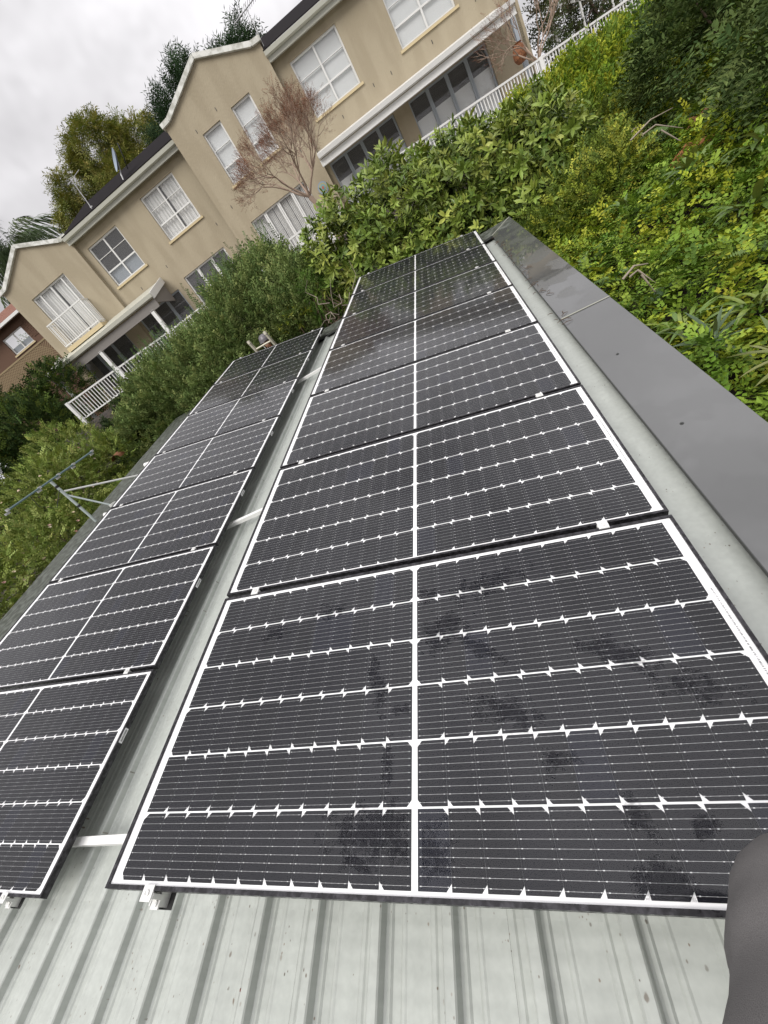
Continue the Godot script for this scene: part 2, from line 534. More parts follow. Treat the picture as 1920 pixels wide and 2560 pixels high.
func mounting():
	var b := Basis(Vector3(0, 0, 1), -TILT)
	for left in [false, true]:
		var t := thing("mounting_frame", "aluminium rails, cross bars and clamps carrying the %s row of panels" % ("left" if left else "right"), "mounting frame", panel_xf(left, 0))
		for u in [0.17, 1.70]:
			var mb := MB.new()   # open channel
			mb.box(Vector3(u, -0.073, -3.665), Vector3(0.034, 0.004, 7.39))
			for s in [-0.015, 0.015]: mb.box(Vector3(u + s, -0.055, -3.665), Vector3(0.004, 0.036, 7.39))
			part(t, "rail", mb.mesh(), M.alu)
			for i in 8:
				var z := -(i * PP - 0.01) if i > 0 and i < 7 else (0.006 if i == 0 else -(7 * PP - 0.014))
				var cm := MB.new()
				cm.box(Vector3(u, 0.002, z), Vector3(0.036, 0.004, 0.036))
				cm.box(Vector3(u, -0.024, z + (0.005 if i == 0 else 0.0)), Vector3(0.04, 0.047, 0.012))
				cm.lathe(Vector3(u, 0.004, z), [Vector2(0.0075, 0), Vector2(0.0075, 0.004), Vector2(0.005, 0.0045), Vector2(0.004, 0.002), Vector2(0, 0.002)], 12)
				if i == 0:
					cm.box(Vector3(u + 0.004, -0.04, z + 0.018), Vector3(0.028, 0.005, 0.026))
					cm.lathe(Vector3(u + 0.004, -0.0375, z + 0.019), [Vector2(0.009, 0), Vector2(0.009, 0.006), Vector2(0.006, 0.007), Vector2(0, 0.007)], 14)
				part(t, "clamp", cm.mesh(), M.alu)
			var em := MB.new()
			em.box(Vector3(u + 0.004, -0.056, 0.0325), Vector3(0.014, 0.028, 0.004))
			em.box(Vector3(u + 0.004, -0.0765, 0.012), Vector3(0.06, 0.003, 0.045))
			part(t, "rail_end", em.mesh(), M.black)
	# cross bars lie level on the roof ribs and run under both rows
	var t := thing("cross_bars", "white cross bars bridging the gap between the two rows of panels", "mounting bars", RT)
	for z in [-0.2, -2.43, -5.40]:
		var mb := MB.new()
		mb.box(Vector3(-0.55, -0.43, z), Vector3(4.5, 0.034, 0.034))
		part(t, "bar", mb.mesh(), M.white)
		for x in [0.12, 0.75, -2.72, -2.1]:
			var h: float = -(0.0 if x > 0 else 0.0) - (x - (0.0 if x > 0 else -2.86)) * tan(TILT) - 0.078
			var lm := MB.new()
			lm.box(Vector3(x, (h - 0.43) / 2, z), Vector3(0.03, h + 0.43, 0.03))
			part(t, "leg", lm.mesh(), M.alu_dull)
	for a in [[-3.03, 4.16, 0.3], [-2.98, 3.15, 0.12]]:
		var mb := MB.new()
		var p := Vector3(a[0] - 0.02, -0.035, -a[1])
		mb.tube([p, p + Vector3(a[2], -0.05, 0)], [0.03, 0.03], 10)
		part(t, "tube_end", mb.mesh(), M.white)

# ---------------------------------------------------------------- the flat roof under the panels
func roof():
	var t := thing("metal_roof_building", "low building with pale ribbed steel roof under the solar panels", "building", RT)
	var ri := -18
	var sheet := 0
	while ri <= 12:
		var prof := []
		var last := mini(ri + 3, 13)
		for k in range(ri, last):
			var s := -0.957 + 0.2333 * k
			for q in [[-0.090, 0.0], [-0.083, 0.004], [-0.072, 0.004], [-0.066, 0.0], [-0.043, 0.0], [-0.037, 0.036], [-0.030, 0.043], [-0.004, 0.043], [0.0, 0.038], [0.003, 0.010], [0.010, 0.006], [0.020, 0.007], [0.026, 0.0], [0.050, 0.0], [0.056, 0.003], [0.064, 0.003], [0.070, 0.0]]:
				prof.append(Vector2(s + q[0], -0.521 + q[1]))
		prof.append(Vector2(-0.957 + 0.2333 * last - 0.0905, -0.521) if last <= 12 else Vector2(2.10, -0.521))
		if sheet == 0: prof.push_front(Vector2(-5.4, -0.521))
		var mb := MB.new()
		for i in prof.size() - 1:
			var a: Vector2 = prof[i]
			var c: Vector2 = prof[i + 1]
			for z in [[2.6, 0.6], [0.6, -1.2], [-1.2, -7.75]]:
				mb.quad(Vector3(a.x, a.y, z[0]), Vector3(c.x, c.y, z[0]), Vector3(c.x, c.y, z[1]), Vector3(a.x, a.y, z[1]), Vector2(a.x, z[0]), Vector2(c.x, z[0]), Vector2(c.x, z[1]), Vector2(a.x, z[1]))
		part(t, "roof_sheet", mb.mesh(), M.deck)
		sheet += 1
		ri += 3
	# capping along the right edge, two lengths with a lapped joint
	for z in [[2.6, -3.24, 0.0], [-3.24, -7.0, 0.003]]:
		var mb := MB.new()
		var y: float = -0.452 + z[2]
		mb.extrude([Vector2(2.052, y - 0.001), Vector2(2.052, -0.474), Vector2(2.056, -0.474), Vector2(2.058, y - 0.006), Vector2(2.392, y - 0.016), Vector2(2.392, -0.62), Vector2(2.396, -0.62), Vector2(2.396, y - 0.010), Vector2(2.394, y - 0.008)], z[1], z[0])
		part(t, "capping", mb.mesh(), M.cap)
		var lm := MB.new()
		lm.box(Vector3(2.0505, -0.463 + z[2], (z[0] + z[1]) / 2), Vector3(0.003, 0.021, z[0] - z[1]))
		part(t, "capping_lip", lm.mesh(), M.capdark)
	var jm := MB.new()
	jm.box(Vector3(2.225, -0.4535, -3.25), Vector3(0.34, 0.004, 0.014), Basis(Vector3(0, 0, 1), -0.024))
	part(t, "joint_sealant", jm.mesh(), M.sealant)
	# far capping, running left from the right corner
	var fm := MB.new()
	var a0 := Vector3(2.394, -0.4605, -7.52)
	var a1 := Vector3(-5.6, -0.4605, -8.2)
	var b0 := Vector3(2.052, -0.4535, -7.0)
	var b1 := Vector3(-5.25, -0.4535, -7.55)
	fm.quad(b1, b0, a0, a1)
	var dn := Vector3(0, -0.16, 0)
	fm.quad(a0 + dn, a1 + dn, a1, a0)
	fm.tri(b0, Vector3(2.394, -0.4605, -7.0), a0)
	part(t, "far_capping", fm.mesh(), M.farcap)
	var fl := MB.new()
	fl.quad(b1 + Vector3(0, -0.028, 0), b0 + Vector3(0, -0.028, 0), b0, b1)
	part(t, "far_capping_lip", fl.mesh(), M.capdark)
	var sl := MB.new()
	sl.bar(b0 + Vector3(0.0, 0.003, 0.0), a0 + Vector3(-0.01, 0.003, 0.01), 0.02, 0.004)
	part(t, "corner_sealant", sl.mesh(), M.sealant)
	var lc := MB.new()   # left capping
	lc.extrude([Vector2(-4.8, -0.448), Vector2(-5.6, -0.46), Vector2(-5.6, -0.63), Vector2(-5.595, -0.63), Vector2(-5.595, -0.466), Vector2(-4.8, -0.454)], -8.1, 2.6)
	part(t, "left_capping", lc.mesh(), M.farcap)
	var ll := MB.new()
	ll.box(Vector3(-4.798, -0.466, -2.5), Vector3(0.004, 0.03, 10.1))
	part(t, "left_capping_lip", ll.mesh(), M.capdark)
	for s in [[2.17, -2.43], [2.165, -1.62], [2.19, -5.2], [2.17, -0.6]]:
		var m := MB.new()
		m.lathe(Vector3(s[0], -0.457, s[1]), [Vector2(0.009, 0.0), Vector2(0.009, 0.003), Vector2(0.005, 0.0035), Vector2(0.005, 0.007), Vector2(0, 0.007)], 10)
		part(t, "screw", m.mesh(), M.capdark)
	var wm := MB.new()
	for w in [[Vector3(2.32, -2.1, -2.5), Vector3(0.14, 3.0, 9.8)], [Vector3(-5.52, -2.1, -2.7), Vector3(0.14, 3.0, 10.4)], [Vector3(-1.6, -2.1, 2.45), Vector3(7.7, 3.0, 0.14)], [Vector3(-1.6, -2.1, -7.3), Vector3(7.7, 3.0, 0.14)]]:
		wm.box(w[0], w[1])
	part(t, "wall", wm.mesh(), M.stucco)

func litter():
	var r := RandomNumberGenerator.new()
	r.seed = 31
	var t := thing("leaf_litter", "brown needles and twigs caught along the grey capping's inner edge", "leaf litter", RT)
	var mb := MB.new()
	for k in 46:
		var z := -r.randf_range(3.0, 6.9)
		var p := Vector3(2.05 + r.randf_range(-0.03, 0.06), -0.446, z)
		var d := Vector3(r.randf_range(-1, 1), 0, r.randf_range(-1, 1)).normalized()
		var l := r.randf_range(0.02, 0.09)
		mb.tube([p, p + d * l * 0.5 + Vector3(0, 0.006, 0), p + d * l + Vector3(0, -0.002, r.randf_range(-0.01, 0.01))], [0.0022, 0.0025, 0.0015], 5)
	part(t, "twigs", mb.mesh(), M.twig, Transform3D.IDENTITY, "stuff")
	var c := MB.new()
	var o := Vector3(0.158, -0.516, 0.215)
	c.tube([o + Vector3(-0.012, 0.002, -0.026), o + Vector3(0.0, 0.008, -0.027), o + Vector3(0.006, 0.006, -0.015), o + Vector3(0.003, 0.003, 0.012), o + Vector3(-0.001, 0.001, 0.03)], [0.005, 0.005, 0.003, 0.0022, 0.001], 7)
	var q := thing("leaf_stalk", "curled rust-brown leaf stalk lying on the pale roof at the bottom", "leaf stalk", RT)
	part(q, "stalk", c.mesh(), M.rust)

func antenna():
	var t := thing("antenna_mast", "grey-blue aerial mast with crossbar and two struts on the left roof edge", "antenna")
	var top := Vector3(-5.05, 1.17, -4.41)
	var m := MB.new()
	m.tube([Vector3(-5.05, 0.22, -4.41), top], [0.022, 0.022], 10)
	part(t, "mast", m.mesh(), M.galv)
	for y in [0.62, 1.02]:
		var c := MB.new()
		c.tube([Vector3(-5.05, y, -4.41), Vector3(-5.05, y + 0.035, -4.41)], [0.026, 0.026], 10)
		part(t, "band", c.mesh(), M.black)
	var b := MB.new()
	b.tube([Vector3(-5.0, 1.135, -3.62), Vector3(-5.02, 1.185, -5.33)], [0.014, 0.014], 9)
	part(t, "crossbar", b.mesh(), M.teal)
	for k in [0.0, 0.33, 0.55, 0.74, 1.0]:
		var p := Vector3(-5.0, 1.135, -3.62).lerp(Vector3(-5.02, 1.185, -5.33), k)
		var c := MB.new()
		c.box(p + Vector3(0, 0.005, 0), Vector3(0.038, 0.036, 0.035))
		c.box(p + Vector3(-0.03, -0.03, 0.02), Vector3(0.02, 0.03, 0.07))
		part(t, "bracket", c.mesh(), M.alu_dull)
	for s in [[Vector3(-4.75, 0.44, -5.47), Vector3(-5.04, 0.93, -4.43), "strut", M.alu], [Vector3(-4.75, 0.34, -4.62), Vector3(-5.05, 0.86, -4.42), "strut", M.galv]]:
		var c := MB.new()
		c.tube([s[0], s[1]], [0.015, 0.015], 8)
		part(t, "strut", c.mesh(), s[3])
	var f := MB.new()
	f.box(Vector3(-4.74, 0.36, -4.62), Vector3(0.07, 0.05, 0.09))
	part(t, "foot", f.mesh(), M.alu)
	var w := MB.new()
	w.tube([Vector3(-5.04, 0.98, -4.39), Vector3(-4.98, 0.8, -4.1), Vector3(-5.0, 0.95, -3.95), Vector3(-5.0, 1.12, -3.98)], [0.005, 0.005, 0.005, 0.005], 5)
	part(t, "cable", w.mesh(), M.black)

# ---------------------------------------------------------------- houses (street frame)
func wall_mesh(x0: float, x1: float, y0: float, y1: float, holes: Array, depth := 0.16) -> ArrayMesh:
	var xs := [x0, x1]
	var ys := [y0, y1]
	for h in holes:
		xs.append_array([h[0], h[2]]); ys.append_array([h[1], h[3]])
	xs.sort(); ys.sort()
	var mb := MB.new()
	for i in xs.size() - 1:
		for j in ys.size() - 1:
			if xs[i + 1] - xs[i] < 1e-4 or ys[j + 1] - ys[j] < 1e-4: continue
			var c := Vector2((xs[i] + xs[i + 1]) / 2, (ys[j] + ys[j + 1]) / 2)
			var inside := false
			for h in holes:
				if c.x > h[0] and c.x < h[2] and c.y > h[1] and c.y < h[3]: inside = true
			if inside: continue
			mb.quad(Vector3(xs[i], ys[j], 0), Vector3(xs[i + 1], ys[j], 0), Vector3(xs[i + 1], ys[j + 1], 0), Vector3(xs[i], ys[j + 1], 0))
	for h in holes:
		var a := Vector3(h[0], h[1], 0)
		var b := Vector3(h[2], h[1], 0)
		var c := Vector3(h[2], h[3], 0)
		var d := Vector3(h[0], h[3], 0)
		var k := Vector3(0, 0, -depth)
		mb.quad(b + k, b, a, a + k); mb.quad(c + k, c, b, b + k); mb.quad(d + k, d, c, c + k); mb.quad(a + k, a, d, d + k)
	return mb.mesh()

func window(par: Node3D, h: Array, cols: Array, rows: Array, look: String, frame: Material, sill := true, called := "window"):
	var x0: float = h[0]
	var y0: float = h[1]
	var w: float = h[2] - h[0]
	var hh: float = h[3] - h[1]
	var at := Transform3D(Basis(), Vector3(x0, y0, 0))
	var z := -0.10
	var f := 0.055
	var mb := MB.new()
	mb.box(Vector3(w / 2, f / 2, z), Vector3(w, f, 0.07)); mb.box(Vector3(w / 2, hh - f / 2, z), Vector3(w, f, 0.07))
	mb.box(Vector3(f / 2, hh / 2, z), Vector3(f, hh - 2 * f, 0.07)); mb.box(Vector3(w - f / 2, hh / 2, z), Vector3(f, hh - 2 * f, 0.07))
	for c in cols: mb.box(Vector3(w * c, hh / 2, z + 0.002), Vector3(0.06, hh - 2 * f, 0.06))
	for r in rows:
		var th: float = 0.018 if r < 0 else 0.05
		mb.box(Vector3(w / 2, hh * absf(r), z + 0.001), Vector3(w - 2 * f, th, 0.055))
	var o := part(par, called, mb.mesh(), frame, at)
	var ex := [f] + cols.map(func(c): return c * w) + [w - f]
	var ey := [f] + rows.map(func(r): return absf(r) * hh) + [hh - f]
	for i in ex.size() - 1:
		for j in ey.size() - 1:
			var pm := MB.new()
			var zz := z + 0.003
			var ta := rng.randf_range(-0.008, 0.008)   # no two panes sit quite in one plane
			var tb := rng.randf_range(-0.008, 0.008)
			pm.quad(Vector3(ex[i], ey[j], zz + ta), Vector3(ex[i + 1], ey[j], zz + tb), Vector3(ex[i + 1], ey[j + 1], zz - ta), Vector3(ex[i], ey[j + 1], zz - tb))
			part(o, "pane", pm.mesh(), M.pane)
	if look == "blind" or look == "half" or look == "greylow":
		var bm := MB.new()
		var lo: float = 0.0 if look == "blind" else (hh * 0.0)
		var hi: float = hh if look == "blind" else (hh * 0.38 if look == "greylow" else hh * 0.75)
		bm.box(Vector3(w / 2, (lo + hi) / 2, z - 0.07), Vector3(w - 0.04, hi - lo, 0.006))
		part(o, "blind", bm.mesh(), M.greyblind if look == "greylow" else M.blind)
	if look == "curtain":
		var cm := MB.new()
		var n := 60
		for i in n:
			var xa := w * i / n
			var xb := w * (i + 1) / n
			if absf(xa / w - 0.52) < 0.03: continue
			var za := z - 0.1 + 0.03 * sin(i * 1.1) + 0.012 * sin(i * 2.7)
			var zb := z - 0.1 + 0.03 * sin((i + 1) * 1.1) + 0.012 * sin((i + 1) * 2.7)
			cm.quad(Vector3(xa, 0, za), Vector3(xb, 0, zb), Vector3(xb, hh, zb), Vector3(xa, hh, za))
		part(o, "curtain", cm.mesh(), M.curtain)
	if sill:
		var sm := MB.new()
		sm.extrude([Vector2(-0.1, -0.07), Vector2(0.05, -0.09), Vector2(0.05, -0.02), Vector2(-0.1, 0.0)], -w - 0.08, 0.08)
		part(o, "sill", sm.mesh(), M.sill, Transform3D(Basis(Vector3(0, 0, 1), Vector3.UP, Vector3(-1, 0, 0)), Vector3(0, 0, 0)))

func gable(par: Node3D, xa: float, xb: float, y: float, top: float, depth := 0.3):
	var xm := (xa + xb) / 2
	var mb := MB.new()
	mb.extrude([Vector2(xa, y - 0.01), Vector2(xb, y - 0.01), Vector2(xb, y + 0.12), Vector2(xb - 0.3, y + 0.14), Vector2(xm, top), Vector2(xa + 0.3, y + 0.14), Vector2(xa, y + 0.12)], -depth, -0.001)
	part(par, "gable_wall", mb.mesh(), M.stucco)
	var pts := [Vector3(xa - 0.08, y + 0.13, 0), Vector3(xa + 0.28, y + 0.16, 0), Vector3(xm, top + 0.03, 0), Vector3(xb - 0.28, y + 0.16, 0), Vector3(xb + 0.08, y + 0.13, 0)]
	var off := Vector3(0, 0.05, -depth / 2 + 0.03)
	for i in 4:
		var cm := MB.new()
		cm.bar(pts[i] + off, pts[i + 1] + off, depth + 0.16, 0.14)
		part(par, "coping", cm.mesh(), M.coping)

func eave(par: Node3D, xa: float, xb: float, y: float):
	var g := MB.new()
	var x := xb - xa
	g.extrude([Vector2(0.30, 0.0), Vector2(0.42, 0.02), Vector2(0.44, 0.13), Vector2(0.40, 0.14), Vector2(0.39, 0.05), Vector2(0.31, 0.04), Vector2(0.31, 0.13), Vector2(0.28, 0.13)], -x, 0)
	var t := Transform3D(Basis(Vector3(0, 0, 1), Vector3.UP, Vector3(-1, 0, 0)), Vector3(xa, y, 0))
	part(par, "gutter", g.mesh(), M.gutter, t)
	var f := MB.new()
	f.extrude([Vector2(0.0, -0.06), Vector2(0.26, -0.06), Vector2(0.26, -0.13), Vector2(0.285, -0.13), Vector2(0.285, 0.12), Vector2(0.0, 0.12)], -x, 0)
	part(par, "fascia", f.mesh(), M.gutter, t)
	# courses of dark roof tiles, each a step of its own
	var r := MB.new()
	var n := 13
	for i in n:
		var a := Vector2(0.40 - i * 0.32, 0.15 + i * 0.145)
		r.extrude([a, a + Vector2(-0.34, 0.155), a + Vector2(-0.34, 0.185), a + Vector2(0.0, 0.03)], -x, 0)
	part(par, "roof", r.mesh(), M.tile, t)

func house(called: String, label: String, z: float, x0: float, x1: float, y1: float, holes: Array) -> Node3D:
	var t := thing(called, label, "house", FT * Transform3D(Basis(), Vector3(0, 0, z)), "row of beige houses above the garden")
	part(t, "wall", wall_mesh(x0, x1, 1.2, y1, holes), M.stucco)
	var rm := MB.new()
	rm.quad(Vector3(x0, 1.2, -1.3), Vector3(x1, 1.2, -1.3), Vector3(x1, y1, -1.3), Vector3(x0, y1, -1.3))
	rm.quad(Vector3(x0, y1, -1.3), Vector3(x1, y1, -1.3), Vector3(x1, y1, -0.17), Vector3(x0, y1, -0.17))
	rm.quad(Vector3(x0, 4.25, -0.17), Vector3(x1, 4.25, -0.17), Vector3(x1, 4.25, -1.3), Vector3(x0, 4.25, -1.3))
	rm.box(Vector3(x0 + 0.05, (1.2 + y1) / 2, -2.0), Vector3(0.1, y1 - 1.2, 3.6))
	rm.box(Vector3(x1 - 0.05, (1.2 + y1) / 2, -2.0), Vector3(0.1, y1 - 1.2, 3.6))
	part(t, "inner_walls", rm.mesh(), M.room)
	return t

func doors(t: Node3D, x0: float, x1: float, n: int, y0: float, y1: float, look: String, fm: Material):
	var w := (x1 - x0) / n
	for i in n:
		window(t, [x0 + i * w, y0, x0 + (i + 1) * w - 0.01, y1], [], [0.06], look, fm, false, "glass_door")

func houses():
	var wb := [1.36, 5.24, 3.24, 6.90]
	var wf := [4.92, 5.2, 6.98, 6.86]
	var g1 := [1.0, 1.45, 3.82, 3.96]
	var g2 := [4.44, 1.45, 7.5, 3.96]
	var h := house("beige_house", "beige house with wide verandah and blinds drawn, at the right", 0.0, 0.72, 8.75, 7.2, [wb, wf, g1, g2])
	window(h, wb, [0.5], [0.35, -0.66], "blind", M.white)
	window(h, wf, [0.5], [0.35, -0.66], "blind", M.white)
	doors(h, g1[0], g1[2], 4, g1[1], g1[3], "half", M.blueframe)
	doors(h, g2[0], g2[2], 4, g2[1], g2[3], "half", M.blueframe)
	eave(h, 0.75, 9.0, 7.25)
	var cx := MB.new()
	cx.box(Vector3(8.74, 4.2, -2.5), Vector3(0.2, 6.0, 5.0))
	part(h, "side_wall", cx.mesh(), M.stucco)
	var aw := MB.new()
	aw.extrude([Vector2(0.0, 4.42), Vector2(1.4, 4.02), Vector2(1.4, 4.06), Vector2(0.0, 4.46)], -8.05, -0.75)
	var at := Transform3D(Basis(Vector3(0, 0, 1), Vector3.UP, Vector3(-1, 0, 0)), Vector3.ZERO)
	part(h, "verandah_roof", aw.mesh(), M.white, at)
	var ag := MB.new()
	ag.extrude([Vector2(1.4, 3.94), Vector2(1.52, 3.96), Vector2(1.54, 4.08), Vector2(1.51, 4.08), Vector2(1.49, 4.0), Vector2(1.4, 3.99)], -8.1, -0.7)
	part(h, "verandah_gutter", ag.mesh(), M.white, at)
	var af := MB.new()
	af.box(Vector3(4.4, 3.82, 1.36), Vector3(7.4, 0.2, 0.05))
	af.box(Vector3(4.4, 3.74, 1.395), Vector3(7.4, 0.03, 0.03))
	part(h, "verandah_beam", af.mesh(), M.white)
	for x in [7.95]:
		var pm := MB.new()
		pm.box(Vector3(x, 2.6, 1.36), Vector3(0.14, 2.24, 0.12))
		part(h, "verandah_post", pm.mesh(), M.blueframe)
	var dp := MB.new()
	dp.tube([Vector3(8.5, 1.3, 0.08), Vector3(8.5, 7.2, 0.08)], [0.05, 0.05], 8)
	part(h, "downpipe", dp.mesh(), M.sill)

	var a1 := [-2.48, 5.22, -1.68, 6.88]
	var a2 := [-1.13, 5.22, -0.32, 6.92]
	var gd := [-2.68, 1.45, -0.1, 4.0]
	h = house("gabled_house", "beige house with white-capped gable and two narrow windows behind the bare tree", 0.3, -3.5, 0.78, 7.55, [a1, a2, gd])
	window(h, a1, [], [0.33, -0.66], "blind", M.white)
	window(h, a2, [], [0.33, -0.66], "blind", M.white)
	doors(h, gd[0], gd[2], 4, gd[1], gd[3], "curtain", M.white)
	gable(h, -3.5, 0.78, 7.55, 8.42)
	var sw := MB.new()
	sw.box(Vector3(-3.42, 4.4, -0.45), Vector3(0.16, 6.3, 0.88))
	part(h, "return_wall", sw.mesh(), M.stucco)
	sw = MB.new()
	sw.box(Vector3(0.70, 4.4, -0.3), Vector3(0.16, 6.3, 0.58))
	part(h, "return_wall", sw.mesh(), M.stucco)
	var rr := MB.new()
	rr.extrude([Vector2(-3.4, 7.5), Vector2(0.7, 7.5), Vector2(-1.36, 8.3)], -7.0, -0.31)
	part(h, "roof", rr.mesh(), M.tile)

	var b := [-6.02, 5.32, -4.36, 6.94]
	var c := [-9.1, 5.26, -7.5, 6.84]
	var gm := [-6.5, 1.45, -4.3, 4.08]
	var gl := [-9.35, 1.45, -7.0, 3.9]
	h = house("recessed_house", "beige house with dark tiled roof between the two gables, dish on top", -0.4, -9.5, -3.45, 7.25, [b, c, gm, gl])
	window(h, b, [0.5], [0.36, -0.68], "curtain", M.white)
	window(h, c, [0.5], [0.36, -0.68], "greylow", M.white)
	doors(h, gm[0], gm[2], 3, gm[1], gm[3], "none", M.white)
	doors(h, gl[0], gl[2], 3, gl[1], gl[3], "none", M.blueframe)
	eave(h, -9.5, -3.55, 7.3)
	var vt := MB.new()
	vt.tube([Vector3(-8.05, 7.5, -0.6), Vector3(-8.05, 7.95, -0.6)], [0.06, 0.06], 8)
	part(h, "vent_pipe", vt.mesh(), M.white)

	var jd := [-12.5, 4.5, -10.55, 6.72]
	var dl := [-12.9, 1.45, -10.2, 3.85]
	h = house("gabled_house", "beige gabled house with small white railed balcony, at the far left", -0.2, -13.35, -9.42, 7.3, [jd, dl])
	window(h, jd, [0.2, 0.53, 0.86], [], "curtain", M.white, false, "balcony_door")
	doors(h, dl[0], dl[2], 3, dl[1], dl[3], "none", M.blueframe)
	gable(h, -13.35, -9.42, 7.31, 8.2)
	var s2 := MB.new()
	s2.box(Vector3(-9.5, 4.4, -0.3), Vector3(0.16, 6.3, 0.58))
	part(h, "return_wall", s2.mesh(), M.stucco)
	s2 = MB.new()
	s2.box(Vector3(-13.27, 4.4, -3.0), Vector3(0.16, 6.2, 5.8))
	part(h, "return_wall", s2.mesh(), M.stucco)
	var r2 := MB.new()
	r2.extrude([Vector2(-13.3, 7.3), Vector2(-9.5, 7.3), Vector2(-11.4, 8.05)], -7.0, -0.31)
	part(h, "roof", r2.mesh(), M.tile)
	var bs := MB.new()
	bs.box(Vector3(-11.5, 4.45, 0.28), Vector3(2.1, 0.16, 0.56))
	part(h, "balcony_floor", bs.mesh(), M.sill)
	var br := MB.new()
	br.box(Vector3(-11.5, 5.56, 0.52), Vector3(2.06, 0.045, 0.045)); br.box(Vector3(-11.5, 4.62, 0.52), Vector3(2.06, 0.04, 0.04))
	for x in [-12.52, -10.48]:
		br.box(Vector3(x, 5.56, 0.26), Vector3(0.045, 0.045, 0.5)); br.box(Vector3(x, 4.62, 0.26), Vector3(0.04, 0.04, 0.5))
	part(h, "balcony_rail", br.mesh(), M.white)
	var pk := MB.new()
	pk.box(Vector3.ZERO, Vector3(0.022, 0.94, 0.022))
	var pkm := pk.mesh()
	for i in 19: part(h, "balcony_bar", pkm, M.white, Transform3D(Basis(), Vector3(-12.52 + i * 2.04 / 18.0, 5.09, 0.52)))
	for i in 4:
		for x in [-12.52, -10.48]: part(h, "balcony_bar", pkm, M.white, Transform3D(Basis(), Vector3(x, 5.09, 0.04 + i * 0.12)))
	var wp := MB.new()
	wp.box(Vector3.ZERO, Vector3(0.022, 0.11, 0.012))
	var wpm := wp.mesh()
	for q in [[3.6, 4.95], [4.3, 4.9], [5.9, 4.85], [7.6, 5.0], [2.2, 4.8]]:
		part(get_node("beige_house"), "weep_slot", wpm, M.capdark, Transform3D(Basis(), Vector3(q[0], q[1], 0.002)))
	for q in [[-3.0, 4.75], [-1.5, 4.7], [0.3, 4.75], [-2.6, 7.05], [-1.6, 7.15]]:
		part(get_node("gabled_house"), "weep_slot", wpm, M.capdark, Transform3D(Basis(), Vector3(q[0], q[1], 0.002)))
	for q in [[-4.0, 4.8], [-6.8, 4.75], [-8.3, 4.7]]:
		part(get_node("recessed_house"), "weep_slot", wpm, M.capdark, Transform3D(Basis(), Vector3(q[0], q[1], 0.002)))
	# left verandah across the two houses
	var v := thing("verandah", "white lean-to verandah with posts below the balcony, at the left", "verandah", FT)
	var vr := MB.new()
	vr.extrude([Vector2(-0.35, 4.48), Vector2(1.6, 3.9), Vector2(1.6, 3.95), Vector2(-0.35, 4.54)], 7.3, 13.4)
	part(v, "roof", vr.mesh(), M.gutter, at)
	var vg := MB.new()
	vg.extrude([Vector2(1.58, 3.80), Vector2(1.72, 3.82), Vector2(1.74, 3.95), Vector2(1.71, 3.95), Vector2(1.69, 3.87), Vector2(1.58, 3.86)], 7.3, 13.45)
	part(v, "gutter", vg.mesh(), M.gutter, at)
	var vb := MB.new()
	vb.box(Vector3(-10.35, 3.62, 1.56), Vector3(6.0, 0.26, 0.06))
	vb.box(Vector3(-10.35, 3.47, 1.6), Vector3(6.0, 0.05, 0.05))
	part(v, "beam", vb.mesh(), M.beam)
	var ve := MB.new()
	ve.bar(Vector3(-7.3, 3.86, 1.68), Vector3(-7.3, 4.46, -0.3), 0.06, 0.24)
	ve.bar(Vector3(-13.4, 3.86, 1.68), Vector3(-13.4, 4.46, -0.1), 0.06, 0.24)
	part(v, "end_rafter", ve.mesh(), M.white)
	var vi := MB.new()
	vi.extrude([Vector2(-0.3, 3.62), Vector2(1.5, 3.62), Vector2(1.5, 3.8), Vector2(-0.3, 4.3)], 7.36, 7.42)
	part(v, "end_panel", vi.mesh(), M.beam, at)
	for x in [-13.1, -10.7, -7.75]:
		var pm := MB.new()
		pm.box(Vector3(x, 2.4, 1.56), Vector3(0.15, 2.2, 0.13))
		part(v, "post", pm.mesh(), M.white)

	# roof furniture
	var d := thing("satellite_dish", "grey satellite dish on a short pole above the dark tiled roof", "satellite dish", FT)
	var dm := MB.new()
	var db := Basis(Vector3(1, 0, 0), deg_to_rad(62)).rotated(Vector3.UP, -0.9)
	dm.lathe(Vector3(-5.9, 8.28, -0.6), [Vector2(0.36, 0.08), Vector2(0.28, 0.04), Vector2(0.17, 0.01), Vector2(0, 0.0)], 28, db)
	dm.lathe(Vector3(-5.9, 8.28, -0.6), [Vector2(0.0, -0.01), Vector2(0.17, 0.0), Vector2(0.28, 0.03), Vector2(0.36, 0.08)], 28, db)
	part(d, "dish", dm.mesh(), mat(lin(0.24, 0.29, 0.36), 0.5))
	var dpole := MB.new()
	dpole.tube([Vector3(-6.2, 7.5, -0.55), Vector3(-6.1, 7.9, -0.6), Vector3(-5.92, 8.24, -0.62)], [0.03, 0.03, 0.03], 8)
	part(d, "pole", dpole.mesh(), M.alu_dull)
	var dn := MB.new()
	dn.tube([Vector3(-5.75, 7.9, -0.6), Vector3(-5.55, 8.1, -0.35), Vector3(-5.45, 8.55, -0.45)], [0.018, 0.018, 0.025], 6)
	part(d, "feed_arm", dn.mesh(), M.black)
	var ya := thing("tv_antenna", "thin comb-shaped television aerial on a pole beside the tall gable", "antenna", FT)
	var y1 := MB.new()
	y1.tube([Vector3(0.85, 7.5, -0.5), Vector3(0.95, 8.95, -0.5)], [0.02, 0.016], 6)
	part(ya, "pole", y1.mesh(), M.alu_dull)
	var y2 := MB.new()
	y2.tube([Vector3(0.35, 8.62, -0.2), Vector3(1.45, 9.0, -0.75)], [0.018, 0.018], 6)
	part(ya, "boom", y2.mesh(), M.alu_dull)
